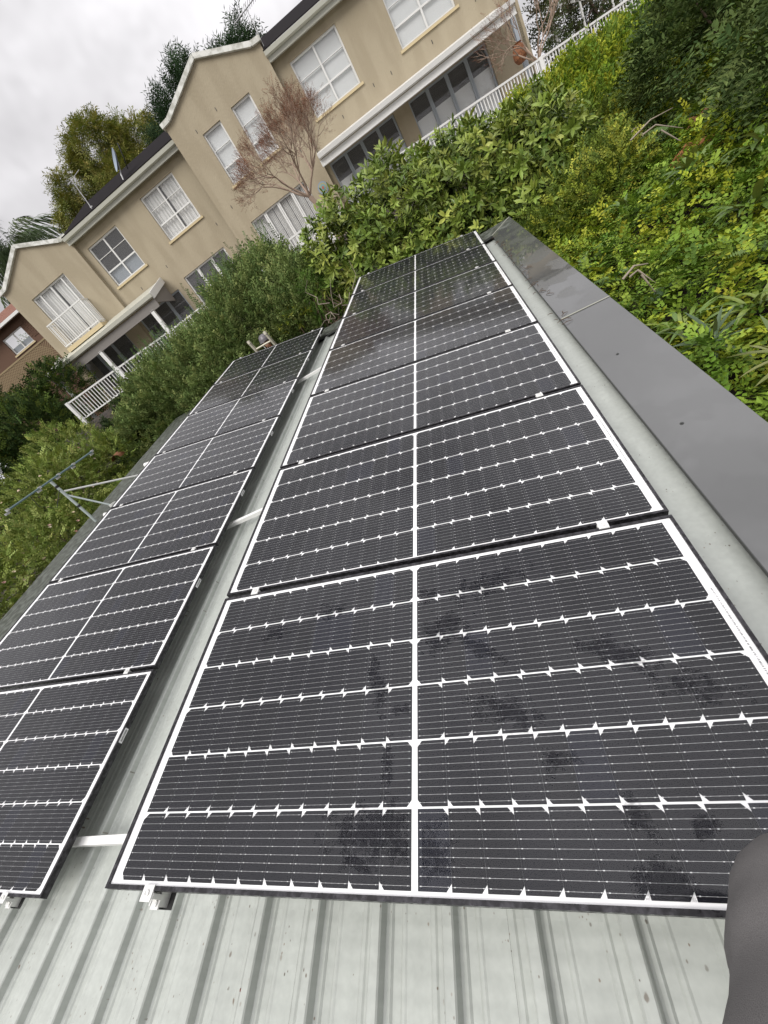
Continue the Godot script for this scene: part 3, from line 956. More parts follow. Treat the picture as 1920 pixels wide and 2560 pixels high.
	for i in 12:
		var p := Vector3(0.35, 8.62, -0.2).lerp(Vector3(1.45, 9.0, -0.75), (i + 0.5) / 12.0)
		var l := 0.16 if i > 3 else 0.3
		var e := MB.new()
		e.tube([p - Vector3(0.2, 0.1, 0.35).normalized() * l, p + Vector3(0.2, 0.25, 0.35).normalized() * l], [0.009, 0.009], 4)
		part(ya, "element", e.mesh(), M.alu_dull)
	var po := thing("roof_pole", "thin whip aerial standing on the dark roof left of the dish", "antenna", FT)
	var pm2 := MB.new()
	pm2.tube([Vector3(-7.9, 7.4, -0.5), Vector3(-7.82, 8.75, -0.5)], [0.022, 0.012], 6)
	pm2.tube([Vector3(-8.0, 8.6, -0.35), Vector3(-7.4, 8.85, -0.7)], [0.01, 0.01], 5)
	part(po, "pole", pm2.mesh(), M.alu_dull)

	# brick house beyond, lattice in front
	var k := thing("brick_house", "red brick house with orange tile roof beyond the left gable", "house", FT * Transform3D(Basis(), Vector3(0, 0, -4.2)))
	var kw := [-18.0, 6.75, -16.55, 7.6]
	part(k, "wall", wall_mesh(-24.0, -15.9, 1.5, 8.05, [kw]), M.brick)
	window(k, kw, [0.5], [], "greylow", M.white)
	var bm := MB.new()
	bm.box(Vector3.ZERO, Vector3(0.225, 0.068, 0.03))
	var bmesh := bm.mesh()
	for j in 12:
		for i in 9:
			var bx := -16.02 - i * 0.237 - (0.118 if j % 2 else 0.0)
			var by := 6.9 + j * 0.079
			if bx < kw[2] + 0.14 and by > kw[1] - 0.05: continue
			part(k, "brick", bmesh, M.brick, Transform3D(Basis(), Vector3(bx, by, 0.006 + 0.004 * rng.randf())))
	var kr := MB.new()
	for i in 12:
		var a := Vector2(0.4 - i * 0.3, 8.0 + i * 0.13)
		kr.extrude([a, a + Vector2(-0.32, 0.14), a + Vector2(-0.32, 0.18), a + Vector2(0.0, 0.05)], 15.7, 24.2)
	part(k, "roof", kr.mesh(), M.tile_red, at)
	var kg := MB.new()
	kg.box(Vector3(-19.9, 7.94, 0.42), Vector3(8.4, 0.13, 0.12))
	part(k, "gutter", kg.mesh(), M.white)
	var lt := thing("lattice_screen", "brown timber lattice screen in front of the brick house", "lattice fence", FT * Transform3D(Basis(), Vector3(0, 0, -2.4)))
	var sl := MB.new()
	sl.box(Vector3.ZERO, Vector3(0.03, 1.35, 0.012))
	var slm := sl.mesh()
	for i in 40:
		for s in [-1.0, 1.0]:
			part(lt, "slat", slm, M.lattice, Transform3D(Basis(Vector3(0, 0, 1), s * PI / 4), Vector3(-19.6 + i * 0.12, 5.55, 0.012 * s)))
	var lf := MB.new()
	lf.box(Vector3(-17.2, 6.05, 0), Vector3(5.6, 0.07, 0.05))
	part(lt, "top_rail", lf.mesh(), M.lattice)

func balustrade(called: String, label: String, a: Vector3, b: Vector3, top: float, bottom: float, gap: float, posts: Array):
	var t := thing(called, label, "balustrade", FT, "white balustrades along the terrace edge")
	var mb := MB.new()
	mb.bar(Vector3(a.x, top, a.z), Vector3(b.x, top, b.z), 0.06, 0.05)
	part(t, "top_rail", mb.mesh(), M.white)
	var m2 := MB.new()
	m2.bar(Vector3(a.x, bottom, a.z), Vector3(b.x, bottom, b.z), 0.04, 0.04)
	part(t, "bottom_rail", m2.mesh(), M.white)
	var pm := MB.new()
	pm.box(Vector3.ZERO, Vector3(0.026, top - bottom, 0.026))
	var pk := pm.mesh()
	var n := int(a.distance_to(b) / gap)
	for i in n:
		var p := a.lerp(b, (i + 0.5) / n)
		part(t, "picket", pk, M.white, Transform3D(Basis(), Vector3(p.x, (top + bottom) / 2, p.z)))
	for k in posts:
		var p := a.lerp(b, k)
		var q := MB.new()
		q.box(Vector3(p.x, (top + 1.2) / 2, p.z), Vector3(0.11, top - 1.2 + 0.08, 0.11))
		part(t, "post", q.mesh(), M.white)

func terrace_things():
	balustrade("balustrade", "white picket balustrade rising beyond the hedge at the upper right", Vector3(2.6, 0, 4.55), Vector3(13.5, 0, 1.0), 2.2, 1.45, 0.115, [0.0, 0.47, 1.0])
	balustrade("balustrade", "white picket balustrade in front of the glass doors, behind the feathery bush", Vector3(-6.4, 0, 4.3), Vector3(0.4, 0, 4.4), 2.2, 1.5, 0.115, [0.0, 0.55, 1.0])
	balustrade("balustrade", "white picket balustrade below the left verandah, beside the dark hedge", Vector3(-10.95, 0, 5.2), Vector3(-6.6, 0, 4.35), 2.2, 1.55, 0.115, [0.0, 0.5, 1.0])
	var t := thing("stair_rail", "short white rail crossing the shrubs beyond the right house corner", "handrail", FT)
	var mb := MB.new()
	mb.bar(Vector3(9.7, 3.65, -0.2), Vector3(11.4, 2.75, 0.6), 0.06, 0.06)
	part(t, "rail", mb.mesh(), M.white)
	for k in [0.05, 0.5, 0.95]:
		var p := Vector3(9.7, 3.65, -0.2).lerp(Vector3(11.4, 2.75, 0.6), k)
		var q := MB.new()
		q.box(p + Vector3(0, -0.6, 0), Vector3(0.05, 1.2, 0.05))
		part(t, "post", q.mesh(), M.white)
	var po := thing("hanging_pot", "orange terracotta pot hanging at the corner post of the right house", "pot", FT)
	var pm := MB.new()
	pm.lathe(Vector3(7.72, 2.78, 1.7), [Vector2(0, -0.22), Vector2(0.12, -0.21), Vector2(0.2, -0.09), Vector2(0.21, 0.04), Vector2(0.17, 0.17), Vector2(0.12, 0.24), Vector2(0.15, 0.28), Vector2(0.11, 0.28), Vector2(0.1, 0.2), Vector2(0, 0.18)], 24)
	part(po, "pot", pm.mesh(), M.terracotta)
	var ch := MB.new()
	ch.tube([Vector3(7.72, 3.0, 1.7), Vector3(7.72, 3.75, 1.45)], [0.01, 0.01], 5)
	part(po, "chain", ch.mesh(), M.black)
	var od := thing("wall_plate", "round coloured glass plate hung beside the trunk of the bare tree", "ornament", FT)
	var cols := [[lin(0.25, 0.33, 0.42), 0.2], [lin(0.4, 0.36, 0.2), 0.155], [lin(0.2, 0.36, 0.36), 0.11], [lin(0.4, 0.14, 0.1), 0.05]]
	for i in 4:
		var om := MB.new()
		var r: float = cols[i][1]
		om.lathe(Vector3(0.38, 3.42, 0.42 + i * 0.012), [Vector2(r, -0.01), Vector2(r, 0.01), Vector2(0, 0.012)], 20, Basis(Vector3(1, 0, 0), PI / 2))
		part(od, ["rim", "yellow_ring", "teal_ring", "centre"][i], om.mesh(), mat(cols[i][0], 0.3))
	var rl := thing("roof_tile", "broken terracotta tile lying in the garden below the left roof edge", "roof tile", Transform3D(Basis(Vector3.UP, 0.6), Vector3(-6.95, 0.85, -7.35)))
	var rt := MB.new()
	for i in 6:
		var a0 := PI * i / 6.0
		var a1 := PI * (i + 1) / 6.0
		rt.quad(Vector3(cos(a1) * 0.1, sin(a1) * 0.1, 0.25), Vector3(cos(a0) * 0.1, sin(a0) * 0.1, 0.25), Vector3(cos(a0) * 0.13, sin(a0) * 0.13, -0.25), Vector3(cos(a1) * 0.13, sin(a1) * 0.13, -0.25))
	part(rl, "tile", rt.mesh(), M.terracotta)

# ---------------------------------------------------------------- ground
func ground_y(p: Vector3) -> float:
	var d := p - CAM
	var e := d.dot(Vector3(0.97915, 0, -0.20312))
	var q := d.dot(Vector3(-0.20312, 0, -0.97915))
	var low := -1.6
	var right := -1.15 + 0.24 * (p.x - 2.4) + 0.12 * (-p.z - 2.0)
	low = lerpf(low, minf(right, 2.0), smoothstep(0.6, 1.6, e))
	low = lerpf(low, -0.6, smoothstep(-6.5, -8.5, e) * 0.9)
	var y := lerpf(low, 2.22, smoothstep(7.6, 14.2, q))
	if q > 70: y += (q - 70) * 0.02
	return y

func ground():
	var xs := []
	var zs := []
	for v in [-400, -250, -150, -100, -70, -50, -42, -36, -30, -26, -22, -19, -17]: xs.append(float(v))
	for k in 57: xs.append(-16.0 + k * 0.57)
	for v in [17, 19, 22, 26, 30, 36, 42, 50, 70, 100, 150, 250, 400]: xs.append(float(v))
	for x in xs: zs.append(x - 8.0)
	var mb := MB.new()
	for i in xs.size() - 1:
		for j in zs.size() - 1:
			var p := []
			for o in [[0, 1], [1, 1], [1, 0], [0, 0]]:
				var q := Vector3(xs[i + o[0]], 0, zs[j + o[1]])
				q.y = ground_y(q)
				p.append(q)
			mb.quad(p[0], p[1], p[2], p[3])
	struct("ground", mb.mesh(), M.soil)
	var tm := MB.new()
	tm.box(Vector3(-0.5, 1.25, 2.6), Vector3(30.0, 0.16, 5.2))
	struct("terrace", tm.mesh(), M.paving, FT)

# ---------------------------------------------------------------- plants
func add_leaf(mb: MB, o: Vector3, b: Basis, l: float, w: float, fold := 0.18, droop := 0.15, steps := 3):
	# tip along b.z, upper face b.y
	var prof := [0.0, 0.62, 1.0, 0.72, 0.0] if steps == 4 else ([0.0, 0.9, 0.85, 0.0] if steps == 3 else [0.0, 1.0, 0.0])
	var n := prof.size() - 1
	for i in n:
		var t0 := float(i) / n
		var t1 := float(i + 1) / n
		var c0 := o + b * Vector3(0, -droop * l * t0 * t0, l * t0)
		var c1 := o + b * Vector3(0, -droop * l * t1 * t1, l * t1)
		var h0: float = prof[i] * w / 2
		var h1: float = prof[i + 1] * w / 2
		for s in [-1.0, 1.0]:
			var e0: Vector3 = c0 + b * Vector3(s * h0, fold * h0 * 2, 0)
			var e1: Vector3 = c1 + b * Vector3(s * h1, fold * h1 * 2, 0)
			if s > 0:
				if i == 0: mb.tri(c0, e1, c1)
				elif i == n - 1: mb.tri(c0, e0, c1)
				else: mb.quad(c0, e0, e1, c1)
			else:
				if i == 0: mb.tri(c0, c1, e1)
				elif i == n - 1: mb.tri(c0, c1, e0)
				else: mb.quad(c0, c1, e1, e0)

func toward(d: Vector3, up: Vector3) -> Basis:
	var z := d.normalized()
	var x := up.cross(z)
	if x.length() < 0.01: x = Vector3.RIGHT.cross(z)
	x = x.normalized()
	return Basis(x, z.cross(x), z)

func rosette(n: int, l: float, w: float, spread: float, stem: float, sd: int, steps := 3, fold := 0.18) -> ArrayMesh:
	# leaves around the end of a twig that points along +z
	var r := RandomNumberGenerator.new()
	r.seed = sd
	var mb := MB.new()
	for i in n:
		var a := i * 2.4 + r.randf_range(-0.3, 0.3)
		var t := float(i) / n
		var d := Vector3(cos(a) * spread, sin(a) * spread, 0.35 + 0.9 * t).normalized()
		add_leaf(mb, Vector3(0, 0, stem * t), toward(d, Vector3(0, 0, 1)), l * r.randf_range(0.75, 1.1), w * r.randf_range(0.8, 1.1), fold, r.randf_range(0.0, 0.3), steps)
	return mb.mesh()

func sprig(n: int, len: float, l: float, w: float, sd: int, bend := 0.25) -> ArrayMesh:
	# arching twig with small leaves in two ranks, along +z
	var r := RandomNumberGenerator.new()
	r.seed = sd
	var mb := MB.new()
	for i in n:
		var t := (i + 0.6) / n
		var s := 1.0 if i % 2 else -1.0
		var o := Vector3(0, -bend * len * t * t, len * t)
		var d := Vector3(s * r.randf_range(0.5, 1.0), r.randf_range(-0.2, 0.5), r.randf_range(0.35, 0.9)).normalized()
		add_leaf(mb, o, toward(d, Vector3(r.randf_range(-0.4, 0.4), 1, 0)), l * r.randf_range(0.7, 1.15), w * r.randf_range(0.8, 1.1), 0.15, 0.1, 2)
	return mb.mesh()

func rand_unit(r: RandomNumberGenerator) -> Vector3:
	while true:
		var p := Vector3(r.randf_range(-1, 1), r.randf_range(-1, 1), r.randf_range(-1, 1))
		if p.length() < 1 and p.length() > 0.05: return p.normalized()
	return Vector3.UP

func pick(c: Array, r: RandomNumberGenerator) -> Color:
	var a: Array = c[r.randi() % c.size()]
	var k := r.randf_range(0.7, 1.3)
	return Color(a[0] * k * r.randf_range(0.9, 1.1), a[1] * k, a[2] * k, 1.0)

# lobes: [centre, radii]; leaves spread through the outer part of each lobe, clumped by noise so that gaps show
func foliage(par: Node3D, called: String, lobes: Array, count: int, m: Mesh, mt: Material, cols: Array, sd: int, size := [0.8, 1.25], up := 0.35, inner := 0.62, clump := 1.3, gap := -0.25, lift := 0.0):
	var r := RandomNumberGenerator.new()
	r.seed = sd
	var f := FastNoiseLite.new()
	f.seed = sd
	f.frequency = clump
	f.fractal_octaves = 2
	var sum := 0.0
	for l in lobes: sum += l[1].x * l[1].y + l[1].y * l[1].z + l[1].x * l[1].z
	var xfs := []
	var cc := []
	for l in lobes:
		var n := int(count * (l[1].x * l[1].y + l[1].y * l[1].z + l[1].x * l[1].z) / sum)
		var tries := 0
		var got := 0
		while got < n and tries < n * 6:
			tries += 1
			var u := rand_unit(r)
			if u.y < -0.75: continue
			var k := lerpf(inner, 1.05, sqrt(r.randf()))
			var p: Vector3 = l[0] + u * l[1] * k
			var nz := f.get_noise_3dv(p)
			if nz < gap: continue
			p += u * l[1] * (0.16 * nz)
			var buried := false
			for o in lobes:
				if o != l and ((p - o[0]) / o[1]).length() < 0.6: buried = true
			if buried: continue
			var d := (u + rand_unit(r) * 0.75 + Vector3(0, up, 0)).normalized()
			var b := toward(d, (Vector3.UP + rand_unit(r) * 0.6).normalized()) * Basis(Vector3(0, 0, 1), r.randf_range(-0.6, 0.6))
			xfs.append(Transform3D(b.scaled_local(Vector3.ONE * r.randf_range(size[0], size[1])), p))
			cc.append(pick(cols, r))
			got += 1
	scatter(par, called, m, mt, xfs, cc)

func stems(par: Node3D, base: Vector3, lobes: Array, mt: Material, rad: float, sd: int, called := "stem"):
	var r := RandomNumberGenerator.new()
	r.seed = sd
	for l in lobes:
		for k in 3:
			var e: Vector3 = l[0] + rand_unit(r) * l[1] * 0.6
			var b := base + Vector3(e.x - base.x, 0, e.z - base.z) * 0.55
			b.y = ground_y(b)
			var m := (b + e) / 2 + rand_unit(r) * 0.15
			var mb := MB.new()
			mb.tube([b, m, e], [rad, rad * 0.7, rad * 0.25], 6, false)
			part(par, called, mb.mesh(), mt)

const GREEN_DEEP := [[0.022, 0.052, 0.012], [0.03, 0.066, 0.016], [0.042, 0.085, 0.02], [0.028, 0.06, 0.022]]
const GREEN_FRESH := [[0.112, 0.189, 0.022], [0.158, 0.246, 0.026], [0.09, 0.161, 0.022], [0.203, 0.284, 0.036]]
const GREEN_YELLOW := [[0.252, 0.313, 0.026], [0.357, 0.392, 0.04], [0.158, 0.235, 0.024], [0.105, 0.175, 0.02]]
const GREEN_OLIVE := [[0.299, 0.295, 0.101], [0.206, 0.23, 0.06], [0.293, 0.298, 0.081], [0.172, 0.216, 0.053], [0.344, 0.316, 0.101]]
const GREEN_DARK := [[0.044, 0.08, 0.036], [0.064, 0.108, 0.05], [0.036, 0.064, 0.032]]

func shrub(called: String, label: String, cat: String, base: Vector3, lobes: Array, count: int, m: Mesh, mt: Material, cols: Array, sd: int, size := [0.8, 1.25], up := 0.35, inner := 0.6, gap := -0.25, group := "") -> Node3D:
	base.y = ground_y(base)
	var t := thing(called, label, cat, Transform3D(Basis(), base), group)
	var ls := lobes.map(func(l): return [l[0] - base, l[1]])
	foliage(t, "foliage", ls, count, m, mt, cols, sd, size, up, inner, 1.3, gap)
	var r := RandomNumberGenerator.new()
	r.seed = sd + 7
	for l in ls:
		for k in 2:
			var e: Vector3 = l[0] + rand_unit(r) * l[1] * 0.55
			var b := Vector3(e.x * 0.5, -0.1, e.z * 0.5)
			var mb := MB.new()
			mb.tube([b, (b + e) / 2 + rand_unit(r) * 0.12, e], [0.03, 0.02, 0.008], 6, false)
			part(t, "stem", mb.mesh(), M.bark)
	return t

func strap_leaf(l: float, w: float, arch: float, n := 7) -> ArrayMesh:
	var mb := MB.new()
	for s in [-1.0, 1.0]:
		for i in n:
			var q := []
			for o in [i, i + 1]:
				var t := float(o) / n
				var c := Vector3(0, l * (t - arch * t * t), l * (0.25 * t + arch * 0.9 * t * t))
				var hw := w / 2 * minf(1.0, 0.35 + 2.5 * t) * minf(1.0, (1.0 - t) * 3.0)
				q.append(c); q.append(c + Vector3(s * hw, 0.25 * hw, 0))
			if s > 0: mb.quad(q[0], q[1], q[3], q[2])
			else: mb.quad(q[0], q[2], q[3], q[1])
	return mb.mesh()

func fern_frond(l: float, w: float, arch: float, sd: int) -> ArrayMesh:
	var mb := MB.new()
	var r := RandomNumberGenerator.new()
	r.seed = sd
	var n := 17
	for i in range(1, n + 1):
		var t := float(i) / (n + 1)
		var c := Vector3(0, l * (0.75 * t - arch * t * t), l * (0.4 * t + arch * 0.9 * t * t))
		var pl := w * sin(PI * minf(1.0, 0.12 + t * 0.9)) * r.randf_range(0.85, 1.1)
		for s in [-1.0, 1.0]:
			add_leaf(mb, c, toward(Vector3(s, -0.15 - 0.3 * t, 0.45), Vector3(0, 1, -0.3)), pl, pl * 0.28, 0.1, 0.25, 2)
	return mb.mesh()

func clump(called: String, label: String, cat: String, at: Vector3, meshes: Array, n: int, cols: Array, sd: int, size: float, spread := 0.5, sink := 0.1, group := "", piece := "leaf", rough := 0.4):
	size *= 0.76
	at.y = ground_y(at) + 0.36
	var t := thing(called, label, cat, Transform3D(Basis(), at - Vector3(0, sink, 0)), group)
	var r := RandomNumberGenerator.new()
	r.seed = sd
	var ms := []
	for c in cols:
		var lm := mat(lin(c[0], c[1], c[2]), rough)
		lm.backlight_enabled = true
		lm.backlight = Color(0.3, 0.3, 0.12)
		lm.cull_mode = BaseMaterial3D.CULL_DISABLED
		ms.append(lm)
	for i in n:
		var a := i * 2.4 + r.randf_range(-0.4, 0.4)
		var tilt := spread * sqrt((i + 0.5) / n) * r.randf_range(0.7, 1.2)
		var b := Basis(Vector3.UP, a) * Basis(Vector3.RIGHT, tilt)
		part(t, piece, meshes[i % meshes.size()], ms[r.randi() % ms.size()], Transform3D(b.scaled(Vector3.ONE * size * r.randf_range(0.7, 1.15)), Vector3(r.randf_range(-0.06, 0.06), 0, r.randf_range(-0.06, 0.06))))

func V(x: float, y: float, z: float) -> Vector3:
	return Vector3(x, y, z)

func plants():
	# broad-leaved hedge against the far end of the roof
	var big := rosette(8, 0.148, 0.055, 0.95, 0.12, 3, 4, 0.16)
	var hl := [[V(-0.35, 1.15, -9.5), V(1.05, 1.22, 1.15)], [V(0.9, 1.2, -9.7), V(1.2, 1.2, 1.3)], [V(2.1, 0.95, -9.7), V(1.15, 1.1, 1.35)], [V(3.2, 0.7, -9.5), V(1.0, 1.05, 1.25)], [V(0.3, 0.5, -9.0), V(1.2, 0.9, 1.0)], [V(1.8, 0.3, -9.0), V(1.3, 0.9, 1.0)], [V(3.1, 0.1, -8.8), V(0.9, 0.8, 0.9)]]
	var hedge := shrub("hedge", "dense glossy broad-leaved green hedge crowding the far end of the roof", "hedge", V(1.2, 0, -10), hl, 5600, big, M.glossleaf, [[0.14, 0.195, 0.03], [0.18, 0.24, 0.042], [0.10, 0.15, 0.028], [0.26, 0.31, 0.065]], 11, [0.7, 1.2], 0.2, 0.45, -0.22)
	var r := RandomNumberGenerator.new()
	r.seed = 5
	var lm := MB.new()
	add_leaf(lm, Vector3.ZERO, Basis(), 0.14, 0.052, 0.15, 0.2, 4)
	var one := lm.mesh()
	var lms := []
	for c in [[0.12, 0.18, 0.032], [0.16, 0.225, 0.045], [0.26, 0.32, 0.07]]:
		var q := mat(lin(c[0], c[1], c[2]), 0.33)
		q.backlight_enabled = true
		q.backlight = Color(0.25, 0.25, 0.1)
		q.cull_mode = BaseMaterial3D.CULL_DISABLED
		lms.append(q)
	for i in 300:
		var l: Array = hl[r.randi() % hl.size()]
		var u := rand_unit(r)
		u = Vector3(u.x, absf(u.y) * 0.9 - 0.2, absf(u.z)).normalized()
		var p: Vector3 = l[0] + u * l[1] * r.randf_range(1.0, 1.1)
		part(hedge, "leaf", one, lms[r.randi() % 3], Transform3D(toward(u + rand_unit(r) * 0.7 + V(0, 0.1, 0), V(0, 1, 0.4)).scaled(Vector3.ONE * r.randf_range(0.8, 1.15)), p - hedge.position))
	# feathery bush
	var fine := sprig(12, 0.30, 0.066, 0.03, 21, 0.2)
	var fl := [[V(-2.4, 1.4, -9.9), V(0.95, 1.1, 1.0)], [V(-3.4, 1.25, -9.5), V(1.15, 1.1, 1.1)], [V(-4.7, 1.0, -9.3), V(1.15, 1.05, 1.1)], [V(-6.1, 1.0, -9.3), V(1.1, 1.1, 1.1)], [V(-1.7, 1.05, -9.2), V(0.75, 0.95, 0.8)], [V(-6.9, 0.5, -8.9), V(0.8, 1.0, 0.9)], [V(-4.0, 0.5, -8.7), V(1.8, 0.7, 0.7)]]
	var fb := shrub("feathery_bush", "feathery light green bush with arching twigs behind the left row of panels", "bush", V(-3.8, 0, -9.6), fl, 21000, fine, M.dullleaf, [[0.14, 0.195, 0.06], [0.18, 0.235, 0.08], [0.105, 0.15, 0.048], [0.23, 0.28, 0.10]], 13, [0.7, 1.35], 0.5, 0.5, -0.12)
	var sx := []
	var sc := []
	for i in 70:   # long shoots above the bush
		var l: Array = fl[i % 4]
		var p: Vector3 = l[0] + V(r.randf_range(-0.8, 0.8), 0.9, r.randf_range(-0.6, 0.6)) * l[1]
		var d := V(r.randf_range(-0.5, 0.5), 1.0, r.randf_range(-0.3, 0.3)).normalized()
		for k in 4:
			sx.append(Transform3D(toward(d + rand_unit(r) * 0.25, V(0, 0, 1)).scaled(Vector3.ONE * (1.0 - k * 0.15)), p + d * k * 0.17 - fb.position))
			sc.append(pick([[0.075, 0.12, 0.04], [0.1, 0.15, 0.06]], r))
	scatter(fb, "shoots", fine, M.dullleaf, sx, sc)
	# flowering shrubs beside the left edge
	var small := sprig(9, 0.2, 0.055, 0.034, 33, 0.3)
	var rose := shrub("rose_bush", "spreading green shrub dotted with pale pink flowers beside the left roof edge", "bush", V(-7.9, 0, -5.5), [[V(-7.7, -0.1, -5.2), V(1.25, 1.0, 1.6)], [V(-8.6, 0.65, -6.9), V(1.2, 1.15, 1.3)], [V(-7.3, 0.0, -3.4), V(1.0, 0.85, 1.2)], [V(-7.9, 0.6, -8.0), V(1.0, 0.9, 1.0)], [V(-9.2, 1.3, -8.3), V(0.9, 1.0, 1.0)], [V(-6.9, -0.5, -6.8), V(0.8, 0.9, 1.0)]], 9500, small, M.dullleaf, [[0.17, 0.22, 0.05], [0.22, 0.27, 0.065], [0.13, 0.18, 0.04], [0.28, 0.32, 0.10]], 17, [0.7, 1.2], 0.3, 0.5, -0.32)
	var fm := rosette(6, 0.035, 0.03, 0.9, 0.01, 44, 2)
	var fx := []
	var fc := []
	for i in 90:
		var c: Array = [[V(-7.7, -0.1, -5.2), V(1.25, 1.0, 1.6)], [V(-8.6, 0.65, -6.9), V(1.2, 1.15, 1.3)], [V(-7.3, 0.0, -3.4), V(1.0, 0.85, 1.2)]][i % 3]
		var u := rand_unit(r)
		u.y = absf(u.y)
		fx.append(Transform3D(toward(u, V(0, 1, 0)), c[0] + u * c[1] * 1.08 - rose.position))
		fc.append(pick([[0.65, 0.5, 0.4], [0.6, 0.36, 0.32], [0.7, 0.62, 0.45]], r))
	scatter(rose, "flowers", fm, M.leaf, fx, fc)
	shrub("dark_bush", "dark green bushy tree at the left edge in front of the brick house", "tree", V(-14.2, 0, -12.4), [[V(-14.3, 2.3, -12.2), V(1.7, 1.9, 1.3)], [V(-16.0, 3.0, -13.2), V(1.9, 1.9, 1.4)], [V(-13.4, 0.9, -10.8), V(1.5, 1.5, 1.4)], [V(-11.9, 0.5, -10.3), V(1.1, 1.0, 1.0)], [V(-14.6, 3.6, -14.6), V(1.3, 1.6, 0.8)], [V(-16.0, 2.0, -10.4), V(1.8, 2.2, 1.5)], [V(-14.2, 1.2, -7.8), V(1.5, 1.8, 1.4)]], 12500, sprig(8, 0.26, 0.09, 0.05, 35), M.dullleaf, [[0.04, 0.07, 0.02], [0.06, 0.095, 0.026], [0.11, 0.15, 0.03], [0.03, 0.05, 0.017]], 19, [0.8, 1.4], 0.3, 0.5, -0.3)
	shrub("garden_shrub", "pale yellow-green shrub low at the left edge below the dark tree", "bush", V(-11.2, 0, -8.6), [[V(-11.2, 0.5, -8.4), V(1.0, 1.0, 1.0)], [V(-10.6, 0.2, -7.2), V(0.8, 0.8, 0.9)]], 2200, small, M.dullleaf, [[0.12, 0.13, 0.04], [0.09, 0.11, 0.035], [0.06, 0.085, 0.025]], 23)
	shrub("clipped_shrub", "dark rounded shrub between the feathery bush and the left balustrade", "bush", V(-8.2, 0, -9.6), [[V(-8.2, 0.9, -9.8), V(1.0, 1.0, 0.9)], [V(-7.7, 0.3, -9.0), V(0.8, 0.8, 0.8)]], 2200, small, M.dullleaf, [[0.03, 0.05, 0.016], [0.045, 0.07, 0.02], [0.022, 0.04, 0.014]], 24)
	shrub("yellow_shrub", "little shrub with bright yellow leaves behind the ladder's top", "bush", V(-2.0, 0, -8.7), [[V(-1.95, 1.12, -8.55), V(0.26, 0.22, 0.25)], [V(-1.6, 1.05, -8.5), V(0.2, 0.18, 0.2)]], 110, rosette(5, 0.09, 0.03, 0.9, 0.05, 46), M.leaf, [[0.32, 0.34, 0.04], [0.14, 0.2, 0.03], [0.12, 0.18, 0.03]], 25, [0.8, 1.2], 0.3, 0.4, -0.6)
	shrub("feather_fern", "bright green asparagus fern spilling over the gap between the two rows", "fern", V(-1.1, 0, -8.5), [[V(-1.15, 1.15, -8.5), V(0.28, 0.5, 0.3)]], 420, sprig(16, 0.2, 0.03, 0.008, 47), M.leaf, [[0.10, 0.2, 0.03], [0.13, 0.24, 0.04]], 26, [0.7, 1.1], -0.3, 0.3, -0.8)
	# tangle of bare vines between the hedge and the far capping
	var vt := thing("bare_vines", "tangle of bare brown vines and dead twigs behind the far capping", "vine", Transform3D(Basis(), V(-0.75, 0.5, -8.3)))
	for i in 60:
		var mb := MB.new()
		var p := V(r.randf_range(-0.6, 0.5), r.randf_range(-0.3, 0.5), r.randf_range(-0.4, 0.25))
		var pts := []
		for k in 5:
			pts.append(p)
			p += rand_unit(r) * 0.2 + V(0, 0.05, 0)
		mb.tube(pts, [0.009, 0.008, 0.007, 0.005, 0.003], 5, false)
		part(vt, "twig", mb.mesh(), M.twig if i % 3 else M.drywood)

	# right-hand bank ------------------------------------------------------------
	var yel := sprig(9, 0.24, 0.085, 0.038, 61, 0.25)
	shrub("yellow_green_shrub", "tall yellow-green shrub right of the hedge, below the white balustrade", "bush", V(4.1, 0, -11.2), [[V(3.7, 0.95, -11.0), V(1.0, 0.95, 1.1)], [V(4.8, 0.95, -11.4), V(1.1, 1.0, 1.1)], [V(4.3, 0.5, -10.2), V(1.0, 0.85, 0.9)]], 6500, yel, M.leaf, GREEN_YELLOW, 31, [0.8, 1.25], 0.6, 0.5, -0.3)
	shrub("yellow_green_shrub", "yellow-green shrub farthest right along the balustrade, near the picture's top edge", "bush", V(6.6, 0, -12.8), [[V(5.9, 0.95, -12.2), V(1.1, 1.05, 1.1)], [V(7.2, 1.05, -13.2), V(1.2, 1.1, 1.2)], [V(8.4, 1.2, -14.2), V(1.2, 1.1, 1.1)], [V(6.4, 0.7, -11.2), V(0.9, 0.8, 0.9)]], 7000, yel, M.leaf, GREEN_YELLOW, 32, [0.8, 1.25], 0.6, 0.5, -0.3)
	shrub("box_shrub", "small-leaved shrub with lime new growth beside the far right roof corner", "bush", V(3.2, 0, -7.9), [[V(3.2, -0.1, -7.9), V(0.75, 0.75, 0.8)], [V(3.75, 0.1, -8.4), V(0.7, 0.7, 0.8)]], 2600, sprig(9, 0.16, 0.05, 0.03, 62), M.leaf, [[0.15, 0.21, 0.035], [0.10, 0.15, 0.03], [0.33, 0.37, 0.055], [0.2, 0.26, 0.04]], 34, [0.8, 1.2], 0.4, 0.45, -0.4)
	shrub("box_shrub", "small-leaved shrub with yellow tips half way up the right bank, by the dead branches", "bush", V(4.0, 0, -8.8), [[V(4.3, 0.45, -9.3), V(0.75, 0.6, 0.75)], [V(3.75, 0.2, -7.6), V(0.5, 0.42, 0.55)]], 1900, sprig(9, 0.16, 0.05, 0.03, 63), M.leaf, [[0.17, 0.22, 0.035], [0.11, 0.155, 0.03], [0.36, 0.38, 0.055]], 35, [0.8, 1.2], 0.5, 0.45, -0.4)
